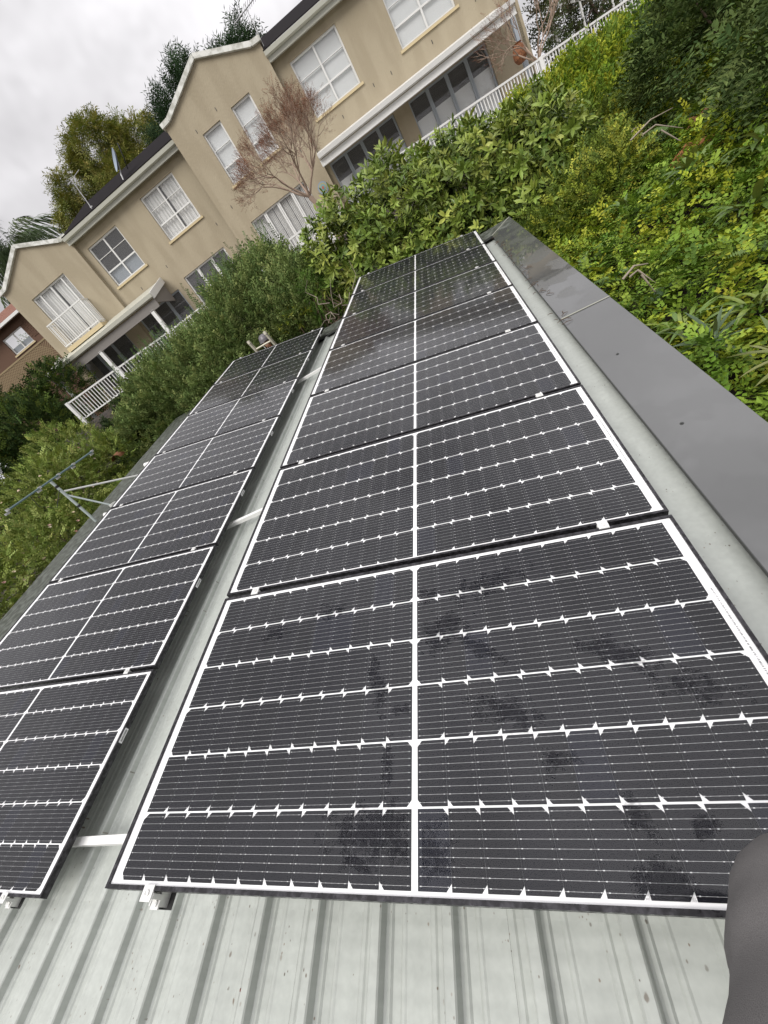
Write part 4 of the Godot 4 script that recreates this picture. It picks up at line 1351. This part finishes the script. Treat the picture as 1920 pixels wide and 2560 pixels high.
	var dark := shrub("overhanging_tree", "large dull green tree overhanging the bank in the upper right corner", "tree", V(6.6, 0, -9.0), [[V(5.6, 0.95, -8.6), V(1.05, 0.85, 1.2)], [V(6.8, 0.95, -8.4), V(1.3, 1.0, 1.4)], [V(5.9, 0.25, -6.9), V(1.0, 0.75, 0.9)], [V(7.2, 1.1, -10.2), V(1.4, 1.0, 1.3)], [V(5.2, 0.45, -6.1), V(0.7, 0.6, 0.7)], [V(6.9, 0.1, -6.4), V(1.1, 0.9, 1.0)]], 7800, sprig(9, 0.26, 0.085, 0.034, 65, 0.4), M.dullleaf, [[0.065, 0.095, 0.03], [0.09, 0.13, 0.04], [0.125, 0.17, 0.055], [0.05, 0.08, 0.026]], 36, [0.8, 1.3], -0.1, 0.45, -0.3)
	var tk := MB.new()
	tk.tube([V(0, -0.1, 0), V(0.1, 0.8, 0.2), V(-0.2, 1.5, 0.3)], [0.16, 0.13, 0.08], 10, false)
	part(dark, "trunk", tk.mesh(), M.bark)
	# creeping ground cover over the bank
	var gx := []
	var gc := []
	var gm := sprig(7, 0.13, 0.05, 0.034, 71, 0.3)
	var fn := FastNoiseLite.new()
	fn.frequency = 0.9
	for i in 46000:
		var p := V(r.randf_range(2.5, 8.5), 0, r.randf_range(-12.5, 0.5))
		if p.x > 3.2 + (-p.z) * 0.42 + 1.2: continue
		p.y = ground_y(p) + r.randf_range(-0.02, 0.24) + 0.5 * maxf(0, fn.get_noise_2d(p.x * 1.5, p.z * 1.5))
		if p.x < 2.62 and p.z > -1.2: continue
		gx.append(Transform3D(toward(rand_unit(r) * 0.8 + V(-0.1, 0.55, 0.2), V(0, 1, 0)).scaled(Vector3.ONE * r.randf_range(0.7, 1.3)), p))
		var yv := fn.get_noise_2d(p.x, p.z)
		gc.append(pick(GREEN_YELLOW if yv > 0.02 else GREEN_FRESH, r))
	var gcov := scatter(self, "ground_cover", gm, M.leaf, gx, gc)
	tag(gcov, "creeping small-leaved ground cover over the right bank", "ground cover")
	var st := [strap_leaf(0.55, 0.06, 0.45), strap_leaf(0.48, 0.052, 0.6), strap_leaf(0.6, 0.055, 0.3)]
	var wide := [strap_leaf(0.55, 0.10, 0.35), strap_leaf(0.5, 0.09, 0.5)]
	var g1 := [[0.09, 0.15, 0.025], [0.12, 0.18, 0.035], [0.065, 0.12, 0.02]]
	clump("strap_leaf_plant", "fresh green clump of upright strap leaves in front of the rusty dead fern", "plant", V(4.0, -0.05, -5.8), wide, 22, g1, 81, 1.1, 0.7)
	clump("strap_leaf_plant", "clump of arching strap leaves beside the capping's lapped joint, brightest of its kind", "plant", V(2.82, -0.62, -3.4), st, 26, [[0.13, 0.2, 0.03], [0.10, 0.17, 0.03], [0.17, 0.22, 0.04]], 82, 0.8, 0.8)
	clump("strap_leaf_plant", "loose clump of long drooping leaves touching the capping's far half", "plant", V(2.85, -0.35, -5.8), st, 18, g1, 83, 0.95, 0.9)
	clump("strap_leaf_plant", "clump of soft fern-like strap leaves by the right picture edge, above the fan leaves", "plant", V(3.15, -0.6, -3.15), st, 24, [[0.14, 0.19, 0.03], [0.10, 0.16, 0.03]], 84, 0.8, 0.9)
	clump("strap_leaf_plant", "strap-leaved clump right of the rusty fern under the overhanging tree", "plant", V(4.3, -0.1, -5.2), wide, 16, [[0.06, 0.10, 0.02], [0.08, 0.13, 0.025]], 85, 1.0, 0.8)
	clump("strap_leaf_plant", "thin upright leaves among the shrubs below the grey dead branch", "plant", V(3.5, -0.1, -6.4), st, 18, g1, 86, 0.9, 0.6)
	clump("strap_leaf_plant", "narrow-leaved tuft growing out of the yellow-green shrub's foot", "plant", V(4.15, 0.3, -9.3), st, 16, g1, 87, 1.2, 0.5)
	clump("strap_leaf_plant", "broad-leaved clump half hidden under the dark tree's lowest branches", "plant", V(3.75, -0.3, -4.4), wide, 14, [[0.07, 0.12, 0.02], [0.09, 0.15, 0.03]], 92, 0.8, 0.9)
	var ff := [fern_frond(0.6, 0.11, 0.45, 1), fern_frond(0.55, 0.10, 0.6, 2), fern_frond(0.65, 0.12, 0.35, 3)]
	var fg := [[0.045, 0.085, 0.03], [0.06, 0.11, 0.03], [0.08, 0.14, 0.03]]
	clump("fern", "dark bluish fern beside the broad-leaved hedge, upper of the bank's ferns", "fern", V(4.0, 0.45, -9.0), ff, 13, [[0.04, 0.075, 0.045], [0.05, 0.09, 0.05]], 101, 1.1, 0.9, 0.1, "ferns on the bank", "frond", 0.6)
	clump("fern", "large green fern under the overhanging tree's left side", "fern", V(4.6, 0.3, -7.7), ff, 13, fg, 102, 1.1, 0.9, 0.1, "ferns on the bank", "frond", 0.6)
	clump("fern", "rust-brown dead fern in the shade on the right bank", "fern", V(4.3, 0.1, -6.6), ff, 12, [[0.2, 0.075, 0.025], [0.26, 0.1, 0.03], [0.14, 0.05, 0.02]], 103, 0.85, 1.0, 0.1, "ferns on the bank", "frond", 0.8)
	clump("fern", "smaller brown withered fern behind the rust-brown one", "fern", V(4.7, 0.2, -7.3), ff, 9, [[0.16, 0.065, 0.03], [0.2, 0.09, 0.03]], 104, 0.75, 1.0, 0.1, "ferns on the bank", "frond", 0.8)
	clump("fern", "bright yellow-green fern between the strap leaves and the far capping", "fern", V(2.85, -0.4, -5.1), ff, 12, [[0.11, 0.18, 0.03], [0.08, 0.15, 0.03]], 105, 0.7, 0.9, 0.1, "ferns on the bank", "frond", 0.6)
	clump("fern", "mid green fern low on the bank between ground cover and capping joint", "fern", V(3.0, -0.5, -4.2), ff, 12, fg, 106, 0.7, 0.9, 0.1, "ferns on the bank", "frond", 0.6)
	clump("fern", "light green fern among ground cover near the right picture edge", "fern", V(3.5, -0.4, -3.8), ff, 12, [[0.1, 0.16, 0.03], [0.07, 0.12, 0.03]], 107, 0.75, 0.9, 0.1, "ferns on the bank", "frond", 0.6)
	var fan := [strap_leaf(0.42, 0.042, 0.12, 5), strap_leaf(0.38, 0.036, 0.2, 5)]
	clump("fan_palm", "low bluish fan-leaved palm beside the capping's near half", "palm", V(2.80, -0.78, -2.95), fan, 24, [[0.05, 0.085, 0.04], [0.065, 0.105, 0.05]], 111, 0.9, 1.35, 0.0, "", "blade", 0.45)
	clump("spiky_palm", "spiky yellow-edged palm leaves entering at the right picture edge", "palm", V(2.95, -0.72, -2.4), fan, 20, [[0.14, 0.16, 0.04], [0.08, 0.12, 0.03], [0.2, 0.21, 0.07]], 112, 1.15, 1.3, 0.0, "", "blade", 0.45)
	for a in [["grey forked dead branch lying across the right bank", V(3.95, 0.4, -7.2), 0.6, 0.012], ["thin bleached dead stick above the forked branch", V(4.1, 0.4, -7.9), 0.35, 0.01], ["dry brown palm sheath lying by the capping joint", V(2.72, -0.35, -4.2), 0.25, 0.012]]:
		var t := thing("dead_branch", a[0], "branch", Transform3D(Basis(), a[1]))
		for k in 3:
			var mb := MB.new()
			var d := V(0.9, 0.1 - 0.25 * k, 0.3 * k - 0.2) * float(a[2])
			mb.tube([V(0, 0.1, 0) + d * (0.25 * k), d * 0.5 + V(0, 0.14, 0.03 * k), d + V(0, 0.08 - 0.1 * k, 0)], [a[3], a[3] * 0.8, a[3] * 0.3], 6)
			part(t, "limb", mb.mesh(), M.drywood)

func branch(mb: MB, tips: Array, p: Vector3, d: Vector3, l: float, rad: float, depth: int, r: RandomNumberGenerator, lift: float):
	var e := p + d * l
	mb.tube([p, (p + e) / 2 + rand_unit(r) * l * 0.06, e], [rad, rad * 0.85, rad * 0.68], 6 if depth > 3 else 4, false)
	if depth == 0:
		tips.append([e, d])
		return
	if depth < 3: tips.append([e, d])
	for k in (3 if r.randf() < 0.55 else 2):
		var nd := (d + rand_unit(r) * 0.7 + V(0, lift, 0)).normalized()
		branch(mb, tips, e, nd, l * r.randf_range(0.66, 0.86), rad * 0.63, depth - 1, r, lift)

func bare_tree(label: String, base: Vector3, trunk: Array, rad: float, l: float, depth: int, sd: int, seeds: bool, wood: Material):
	var t := thing("crepe_myrtle", label, "tree", FT * Transform3D(Basis(), base))
	var r := RandomNumberGenerator.new()
	r.seed = sd
	var mb := MB.new()
	var rr := []
	for i in trunk.size(): rr.append(rad * (1.0 - 0.25 * i / trunk.size()))
	mb.tube(trunk, rr, 9, false)
	part(t, "trunk", mb.mesh(), wood)
	var bm := MB.new()
	var tips := []
	for k in 6:
		var a := k * TAU / 6.0 + 0.4
		branch(bm, tips, trunk[-1], V(cos(a) * 0.9, 0.85, sin(a) * 0.6).normalized(), l, rad * 0.45, depth, r, 0.14)
	part(t, "branches", bm.mesh(), wood, Transform3D.IDENTITY, "stuff")
	if seeds:
		var sm := sprig(8, 0.15, 0.024, 0.013, 5, 0.1)
		var xs := []
		var cs := []
		for q in tips:
			for k in 2:
				xs.append(Transform3D(toward(q[1] + rand_unit(r) * 0.6 + V(0, 0.3, 0), rand_unit(r)).scaled(Vector3.ONE * r.randf_range(0.6, 1.1)), q[0] + rand_unit(r) * 0.05))
				cs.append(pick([[0.19, 0.085, 0.05], [0.25, 0.12, 0.08], [0.13, 0.06, 0.035]], r))
		scatter(t, "seed_heads", sm, M.dullleaf, xs, cs)

func far_tree(called: String, label: String, base: Vector3, lobes: Array, count: int, m: Mesh, cols: Array, sd: int, rad: float, gap := -0.2, up := 0.1):
	var t := thing(called, label, "tree", FT * Transform3D(Basis(), base))
	var ls := lobes.map(func(l): return [l[0] - base, l[1]])
	foliage(t, "crown", ls, count, m, M.dullleaf, cols, sd, [0.8, 1.3], up, 0.45, 0.55, gap)
	var top: Vector3 = ls[0][0]
	var fork := V(top.x * 0.3, top.y * 0.55, top.z * 0.3)
	var tm := MB.new()
	tm.tube([Vector3.ZERO, V(fork.x * 0.4, fork.y * 0.5, fork.z * 0.4), fork], [rad, rad * 0.8, rad * 0.65], 10, false)
	part(t, "trunk", tm.mesh(), M.bark)
	for l in ls:
		var lm := MB.new()
		lm.tube([fork, (fork + l[0]) / 2 + V(0, 0.3, 0), l[0]], [rad * 0.5, rad * 0.3, rad * 0.12], 7, false)
		part(t, "limb", lm.mesh(), M.bark)

func trees():
	bare_tree("leafless brown tree with feathery seed heads standing before the tall gable", V(-0.05, 1.3, 4.1), [V(0.12, 0, 0), V(0.1, 0.6, 0), V(-0.02, 1.15, 0.0), V(-0.12, 1.5, 0)], 0.085, 0.68, 6, 3, true, M.palebark)
	bare_tree("slender leafless tree with pinkish stems at the right house corner", V(7.9, 1.3, 2.3), [V(0, 0, 0), V(0.0, 0.5, 0), V(0.02, 0.95, 0)], 0.06, 0.66, 4, 8, true, M.palebark)
	var drop := sprig(14, 0.6, 0.19, 0.045, 91, 0.55)
	far_tree("eucalyptus", "spreading olive-brown gum tree behind the dark tiled roof", V(-12.0, 1.4, -18), [[V(-11.4, 16.2, -18), V(2.1, 1.5, 2.0)], [V(-9.2, 15.3, -18.5), V(1.9, 1.5, 1.8)], [V(-13.8, 15.2, -17.5), V(1.9, 1.4, 1.8)], [V(-15.6, 14.6, -18), V(1.4, 1.1, 1.4)], [V(-10.6, 13.6, -17), V(1.9, 1.3, 1.8)], [V(-13.4, 13.0, -18), V(1.5, 0.9, 1.5)], [V(-8.4, 13.2, -18.5), V(1.6, 1.5, 1.6)], [V(-15.0, 12.0, -18), V(1.3, 0.9, 1.3)], [V(-12.6, 11.2, -17.5), V(1.6, 0.9, 1.5)]], 13000, drop, GREEN_OLIVE, 41, 0.4, -0.12, -0.5)
	var spike := sprig(14, 0.7, 0.2, 0.035, 93, 0.15)
	far_tree("conifer", "dark conifer showing left of the tall white-capped gable", V(-5.0, 1.4, -11), [[V(-3.9, 12.1, -11), V(1.25, 0.95, 1.3)], [V(-5.2, 11.3, -11), V(1.2, 0.9, 1.3)], [V(-4.2, 10.4, -11), V(1.5, 1.0, 1.4)], [V(-5.6, 9.9, -11.3), V(1.2, 0.9, 1.2)], [V(-2.8, 12.6, -11), V(0.9, 0.8, 1.0)]], 2600, spike, GREEN_DARK, 42, 0.3, -0.2, 0.4)
	far_tree("conifer", "dark spiky conifer top behind the tall gable, below the comb aerial", V(0.2, 1.4, -10), [[V(0.2, 11.35, -10), V(0.9, 0.6, 0.9)], [V(-0.8, 11.5, -10), V(0.9, 0.55, 0.9)], [V(0.6, 12.0, -10), V(0.28, 0.6, 0.4)], [V(-1.6, 11.6, -10), V(0.7, 0.4, 0.7)]], 900, spike, GREEN_DARK, 43, 0.3, -0.25, 0.6)
	# palm
	var t := thing("palm_tree", "feathery palm crown at the left edge behind the small gable", "palm", FT * Transform3D(Basis(), V(-21.6, 1.4, -18)))
	var tm := MB.new()
	tm.tube([Vector3.ZERO, V(0.1, 6, 0), V(0, 14.0, 0)], [0.3, 0.22, 0.2], 10, false)
	part(t, "trunk", tm.mesh(), M.bark)
	var r := RandomNumberGenerator.new()
	r.seed = 6
	var fr := MB.new()
	for i in range(1, 50):
		var s := i / 50.0
		var c := V(0, 1.6 * s - 2.7 * s * s, 3.3 * s)
		for k in [-1.0, 1.0]:
			add_leaf(fr, c, toward(V(k * r.randf_range(0.6, 1.0), r.randf_range(-1.0, -0.1), r.randf_range(0.3, 0.8)), V(0, 1, -0.4)), r.randf_range(0.9, 1.2) * sin(PI * (0.15 + 0.8 * s)), 0.045, 0.1, r.randf_range(0.4, 1.0), 3)
	var frm := fr.mesh()
	var pc := [mat(lin(0.075, 0.105, 0.035), 0.6, 0.0, 0.3), mat(lin(0.05, 0.08, 0.028), 0.6, 0.0, 0.3), mat(lin(0.3, 0.24, 0.07), 0.6)]
	for i in 32:
		part(t, "frond", frm, pc[2] if i == 17 else pc[i % 2], Transform3D(Basis(Vector3.UP, i * 2.4) * Basis(Vector3.RIGHT, 0.75 - 1.3 * (i / 32.0)).scaled(Vector3.ONE * 1.3), V(0, 14.2, 0)))
	# greenery beyond the houses' right end
	var rs := sprig(9, 0.4, 0.13, 0.05, 95)
	far_tree("shrub_tree", "grey-green shrubs beyond the right house corner, behind the short white rail", V(12.5, 1.4, -2.0), [[V(11.5, 3.6, -1.5), V(1.6, 1.6, 1.3)], [V(13.8, 4.0, -3.0), V(1.8, 2.0, 1.5)], [V(10.5, 2.6, 0.5), V(1.2, 1.1, 0.9)], [V(14.5, 2.8, -0.5), V(1.6, 1.4, 1.2)]], 3000, rs, [[0.09, 0.11, 0.05], [0.06, 0.085, 0.03], [0.13, 0.12, 0.08]], 44, 0.14)
	far_tree("shrub_tree", "low green trees behind the brick house at the far left", V(-27, 1.4, -12), [[V(-27, 8.6, -12), V(3.0, 1.6, 2.0)], [V(-23, 8.2, -14), V(2.4, 1.4, 2.0)]], 1200, rs, GREEN_FRESH, 45, 0.3)

# ---------------------------------------------------------------- people
func seg_dist(p: Vector3, a: Vector3, b: Vector3, ra: float, rb: float) -> float:
	var ab := b - a
	var t := clampf((p - a).dot(ab) / maxf(ab.length_squared(), 1e-8), 0, 1)
	return (p - a - ab * t).length() - lerpf(ra, rb, t)

func field(p: Vector3, bones: Array, k: float) -> float:
	var d := 10.0
	for b in bones:
		var e := seg_dist(p, b[0], b[2], b[1], b[3])
		if e > d + k: continue
		var h := clampf(0.5 + 0.5 * (e - d) / k, 0, 1)
		d = lerpf(e, d, h) - k * h * (1 - h)
	return d

# surface nets over the joined capsules [a, radius, b, radius]
func body(mb: MB, bones: Array, cell: float, k := 0.03):
	var lo := Vector3(1e9, 1e9, 1e9)
	var hi := -lo
	for b in bones:
		for e in [[b[0], b[1]], [b[2], b[3]]]:
			lo = lo.min(e[0] - Vector3.ONE * (e[1] + 2 * cell)); hi = hi.max(e[0] + Vector3.ONE * (e[1] + 2 * cell))
	var nb := Vector3i(((hi - lo) / (cell * 4)).ceil())
	var val := {}
	var cells := {}
	for bx in nb.x:
		for by in nb.y:
			for bz in nb.z:
				var c := lo + Vector3(bx + 0.5, by + 0.5, bz + 0.5) * cell * 4
				if absf(field(c, bones, k)) > cell * 4.2: continue
				for i in 4:
					for j in 4:
						for l in 4: cells[Vector3i(bx * 4 + i, by * 4 + j, bz * 4 + l)] = true
	var corner := [Vector3i(0, 0, 0), Vector3i(1, 0, 0), Vector3i(0, 1, 0), Vector3i(1, 1, 0), Vector3i(0, 0, 1), Vector3i(1, 0, 1), Vector3i(0, 1, 1), Vector3i(1, 1, 1)]
	var edges := [[0, 1], [2, 3], [4, 5], [6, 7], [0, 2], [1, 3], [4, 6], [5, 7], [0, 4], [1, 5], [2, 6], [3, 7]]
	var vert := {}
	var nor := {}
	for q in cells:
		var s := []
		for o in corner:
			var w: Vector3i = q + o
			if not val.has(w): val[w] = field(lo + Vector3(w) * cell, bones, k)
			s.append(val[w])
		var sum := Vector3.ZERO
		var n := 0
		for e in edges:
			if (s[e[0]] < 0) != (s[e[1]] < 0):
				var t: float = s[e[0]] / (s[e[0]] - s[e[1]])
				sum += Vector3(corner[e[0]]).lerp(Vector3(corner[e[1]]), t)
				n += 1
		if n == 0: continue
		var p := lo + (Vector3(q) + sum / n) * cell
		vert[q] = p
		var h := cell * 0.5
		nor[q] = Vector3(field(p + V(h, 0, 0), bones, k) - field(p - V(h, 0, 0), bones, k), field(p + V(0, h, 0), bones, k) - field(p - V(0, h, 0), bones, k), field(p + V(0, 0, h), bones, k) - field(p - V(0, 0, h), bones, k)).normalized()
	var ax := [Vector3i(1, 0, 0), Vector3i(0, 1, 0), Vector3i(0, 0, 1)]
	for q in vert:
		var v0: float = val[q]
		for i in 3:
			var w: Vector3i = q + ax[i]
			if not val.has(w): continue
			if (v0 < 0) == (val[w] < 0): continue
			var a1: Vector3i = ax[(i + 1) % 3]
			var a2: Vector3i = ax[(i + 2) % 3]
			var c := [q, q - a1, q - a1 - a2, q - a2]
			if not (vert.has(c[1]) and vert.has(c[2]) and vert.has(c[3])): continue
			if v0 < 0: mb.strip(vert[c[0]], vert[c[1]], vert[c[2]], vert[c[3]], nor[c[0]], nor[c[1]], nor[c[2]], nor[c[3]])
			else: mb.strip(vert[c[3]], vert[c[2]], vert[c[1]], vert[c[0]], nor[c[3]], nor[c[2]], nor[c[1]], nor[c[0]])

func hand(mb: MB, wrist: Vector3, d: Vector3, palm_n: Vector3, side: float):
	var b := toward(d, palm_n)
	var bones := [[wrist, 0.026, wrist + b * V(0, 0, 0.045), 0.03], [wrist + b * V(-0.02, 0, 0.07), 0.017, wrist + b * V(0.022, 0, 0.07), 0.016], [wrist + b * V(0, 0, 0.04), 0.026, wrist + b * V(0, 0, 0.07), 0.02]]
	for i in 4:
		var x := (-0.03 + 0.02 * i) * side
		var l: float = [0.07, 0.08, 0.075, 0.058][i]
		var k0 := wrist + b * V(x, 0, 0.08)
		var k1 := k0 + b * V(0, -0.012, l * 0.5)
		var k2 := k1 + b * V(0, -0.03, l * 0.25)
		bones.append_array([[k0, 0.0095, k1, 0.0088], [k1, 0.0088, k2, 0.008]])
	var t0 := wrist + b * V(-0.028 * side, 0, 0.03)
	var t1 := wrist + b * V(-0.058 * side, -0.01, 0.055)
	bones.append_array([[t0, 0.014, t1, 0.0105], [t1, 0.0105, t1 + b * V(-0.004 * side, -0.018, 0.03), 0.009]])
	body(mb, bones, 0.006, 0.01)

func people():
	# photographer: right thigh and knee enter the picture at the lower right
	var p := thing("person", "person in grey clothes whose bent knee shows at the lower right edge", "person")
	var floor_y := -0.52
	var knee := V(1.682, 0.0, 0.045)
	var hip := V(1.66, 0.32, 0.46)
	var hip2 := V(1.85, 0.30, 0.50)
	var m := MB.new()
	body(m, [
		[hip, 0.125, V(1.625, 0.10, 0.24), 0.138], [V(1.625, 0.10, 0.24), 0.138, knee, 0.106], [knee, 0.104, V(1.72, -0.22, 0.10), 0.085], [V(1.72, -0.22, 0.10), 0.085, V(1.76, -0.45, 0.15), 0.062],
		[hip2, 0.12, V(1.98, -0.1, 0.5), 0.09], [V(1.98, -0.1, 0.5), 0.088, V(1.98, -0.46, 0.56), 0.06],
		[V(1.755, 0.38, 0.5), 0.15, V(1.8, 0.62, 0.56), 0.15], [V(1.8, 0.62, 0.56), 0.15, V(1.84, 0.86, 0.6), 0.15], [V(1.67, 0.93, 0.6), 0.075, V(2.01, 0.93, 0.6), 0.075], [V(1.84, 0.95, 0.6), 0.06, V(1.84, 1.06, 0.58), 0.055],
		[V(1.575, 0.06, 0.10), 0.012, V(1.66, 0.117, 0.09), 0.014], [V(1.56, 0.03, 0.16), 0.01, V(1.65, 0.125, 0.14), 0.014], [V(1.60, 0.08, 0.045), 0.008, V(1.70, 0.112, 0.03), 0.010], [V(1.55, -0.03, 0.07), 0.012, V(1.585, 0.05, 0.055), 0.012],
		[V(1.66, 0.93, 0.6), 0.062, V(1.60, 0.70, 0.50), 0.052], [V(1.60, 0.70, 0.50), 0.05, V(1.60, 0.84, 0.36), 0.036],
		[V(2.02, 0.93, 0.6), 0.062, V(2.06, 0.70, 0.50), 0.052], [V(2.06, 0.70, 0.50), 0.05, V(1.86, 0.82, 0.37), 0.036]], 0.02, 0.05)
	part(p, "body", m.mesh(), M.grey_cloth)
	var hd := MB.new()
	body(hd, [[V(1.84, 1.18, 0.565), 0.085, V(1.84, 1.13, 0.53), 0.062], [V(1.84, 1.2, 0.58), 0.088, V(1.84, 1.19, 0.6), 0.085], [V(1.84, 1.05, 0.575), 0.05, V(1.84, 1.12, 0.57), 0.052], [V(1.84, 1.155, 0.465), 0.008, V(1.84, 1.135, 0.455), 0.013], [V(1.757, 1.15, 0.57), 0.012, V(1.757, 1.18, 0.575), 0.016], [V(1.923, 1.15, 0.57), 0.012, V(1.923, 1.18, 0.575), 0.016]], 0.008, 0.02)
	hand(hd, V(1.60, 0.85, 0.35), V(0.1, 0.8, -0.35), V(0, 0.4, 1), 1.0)
	hand(hd, V(1.85, 0.83, 0.365), V(-0.7, 0.5, -0.3), V(0, 0.4, 1), -1.0)
	part(p, "head_and_hands", hd.mesh(), M.skin)
	var hr := MB.new()
	body(hr, [[V(1.84, 1.235, 0.585), 0.088, V(1.84, 1.19, 0.63), 0.085]], 0.014, 0.02)
	part(p, "hair", hr.mesh(), M.darkcloth)
	for q in [[V(1.76, -0.485, 0.18), V(1.75, -0.495, 0.02)], [V(1.98, -0.49, 0.60), V(1.99, -0.5, 0.42)]]:
		var bm := MB.new()
		body(bm, [[q[0], 0.05, q[1], 0.042], [q[0], 0.05, q[0] + V(0, 0.1, -0.03), 0.06]], 0.014, 0.03)
		part(p, "shoe", bm.mesh(), M.darkcloth)

	# worker climbing the ladder behind the far end of the left row
	var l := thing("ladder", "pale aluminium ladder leaning on the far end of the roof", "ladder")
	var a0 := V(-2.72, 1.22, -8.0)
	var a1 := V(-2.30, 1.19, -8.0)
	var dn := V(0.05, -2.9, -0.75)
	for a in [a0, a1]:
		var lm := MB.new()
		lm.bar(a, a + dn, 0.035, 0.075, V(0, 0.2, 1))
		part(l, "rail", lm.mesh(), M.ladder)
		var cm := MB.new()
		cm.tube([a + V(0, 0.03, 0), a - V(0, 0.03, -0.005)], [0.036, 0.036], 8)
		part(l, "rail_cap", cm.mesh(), M.ladder)
	for i in 9:
		var k := (0.18 + i * 0.3) / 3.0
		var rm := MB.new()
		rm.tube([a0 + dn * k, a1 + dn * k], [0.018, 0.018], 8)
		part(l, "rung", rm.mesh(), M.ladder)
	var w := thing("person", "worker in grey helmet and orange vest climbing the ladder, face turned right", "person")
	var c := V(-2.50, 0.98, -8.22)
	var wm := MB.new()
	body(wm, [[c + V(0, -0.2, -0.03), 0.1, c + V(0, -0.5, -0.1), 0.13], [c + V(0, -0.5, -0.1), 0.13, c + V(0, -0.75, -0.14), 0.13], [c + V(-0.17, -0.2, -0.03), 0.065, c + V(0.17, -0.2, -0.03), 0.065],
		[c + V(-0.19, -0.22, -0.02), 0.055, c + V(-0.25, -0.48, 0.04), 0.045], [c + V(-0.25, -0.48, 0.04), 0.043, c + V(-0.2, -0.34, 0.22), 0.035], [c + V(0.19, -0.22, -0.02), 0.055, c + V(0.26, -0.48, 0.04), 0.045], [c + V(0.26, -0.48, 0.04), 0.043, c + V(0.19, -0.36, 0.22), 0.035],
		[c + V(-0.1, -0.8, -0.14), 0.095, c + V(-0.12, -1.1, 0.0), 0.07], [c + V(-0.12, -1.1, 0.0), 0.068, c + V(-0.12, -1.5, -0.16), 0.05], [c + V(0.1, -0.8, -0.14), 0.095, c + V(0.11, -1.25, -0.12), 0.07], [c + V(0.11, -1.25, -0.12), 0.066, c + V(0.11, -1.68, -0.2), 0.05]], 0.022, 0.04)
	part(w, "body", wm.mesh(), M.darkcloth)
	var vm := MB.new()
	body(vm, [[c + V(0, -0.2, -0.03), 0.115, c + V(0, -0.5, -0.1), 0.142], [c + V(-0.12, -0.18, -0.03), 0.075, c + V(0.12, -0.18, -0.03), 0.075]], 0.022, 0.04)
	part(w, "vest", vm.mesh(), M.orange)
	var fm := MB.new()
	body(fm, [[c + V(0, 0.08, 0), 0.085, c + V(0.015, 0.02, 0.03), 0.065], [c + V(0, -0.15, -0.02), 0.052, c + V(0, 0.0, 0.0), 0.055], [c + V(0.055, 0.05, 0.075), 0.008, c + V(0.062, 0.025, 0.085), 0.014], [c + V(0.04, 0.0, 0.07), 0.012, c + V(0.05, 0.0, 0.06), 0.012]], 0.009, 0.02)
	hand(fm, c + V(-0.2, -0.34, 0.22), V(0.05, 0.3, 0.3), V(0, 1, 0), 1.0)
	hand(fm, c + V(0.19, -0.36, 0.22), V(-0.05, 0.3, 0.3), V(0, 1, 0), -1.0)
	part(w, "head_and_hands", fm.mesh(), M.skin)
	var em := MB.new()
	for s in [-0.02, 0.045]: em.lathe(c + V(s + 0.03, 0.06, 0.078 - absf(s - 0.01) * 0.3), [Vector2(0, -0.008), Vector2(0.008, 0), Vector2(0, 0.008)], 8)
	part(w, "eyes", em.mesh(), M.black)
	var hm := MB.new()
	hm.lathe(c + V(0, 0.1, 0), [Vector2(0.145, -0.012), Vector2(0.122, 0.0), Vector2(0.12, 0.05), Vector2(0.1, 0.1), Vector2(0.06, 0.132), Vector2(0, 0.142)], 20, Basis(V(0, 0, 1), -0.1))
	hm.box(c + V(0.07, 0.1, 0.1), V(0.14, 0.012, 0.1), Basis(Vector3.UP, -0.6))
	part(w, "helmet", hm.mesh(), M.helmet)
	var sm := MB.new()
	sm.tube([c + V(-0.10, 0.08, 0.02), c + V(-0.07, -0.05, 0.05), c + V(0.02, -0.1, 0.07)], [0.008, 0.008, 0.008], 5)
	part(w, "chin_strap", sm.mesh(), M.sticker)

# ---------------------------------------------------------------- the scene
func _ready():
	rng.seed = 2024
	var cam := Camera3D.new()
	cam.name = "camera"
	cam.transform = Transform3D(Basis(Vector3(0.848338, -0.513373, -0.129505), Vector3(0.356156, 0.734316, -0.577869), Vector3(0.391760, 0.444104, 0.805789)), CAM)
	cam.fov = 103.4
	cam.near = 0.03
	cam.far = 900.0
	add_child(cam)
	cam.current = true
	var env := Environment.new()
	env.background_mode = Environment.BG_SKY
	var sky := Sky.new()
	var sm := PanoramaSkyMaterial.new()
	sm.panorama = ImageTexture.create_from_image(sky_image())
	sky.sky_material = sm
	env.sky = sky
	env.tonemap_mode = Environment.TONE_MAPPER_LINEAR
	env.tonemap_exposure = 1.42
	env.sdfgi_enabled = true
	env.ssao_enabled = true
	env.ssil_enabled = true
	var we := WorldEnvironment.new()
	we.name = "world_environment"
	we.environment = env
	add_child(we)
	var sun := DirectionalLight3D.new()
	sun.name = "sun"
	sun.light_energy = 0.5
	sun.light_color = Color(1.0, 0.985, 0.96)
	sun.light_angular_distance = 30.0
	sun.shadow_enabled = true
	add_child(sun)
	sun.look_at_from_position(Vector3.ZERO, Vector3(0.3, -1.0, -0.95), Vector3.FORWARD)
	make_materials()
	ground()
	houses()
	roof()
	panels()
	mounting()
	terrace_things()
	trees()
	plants()
	antenna()
	people()
	litter()
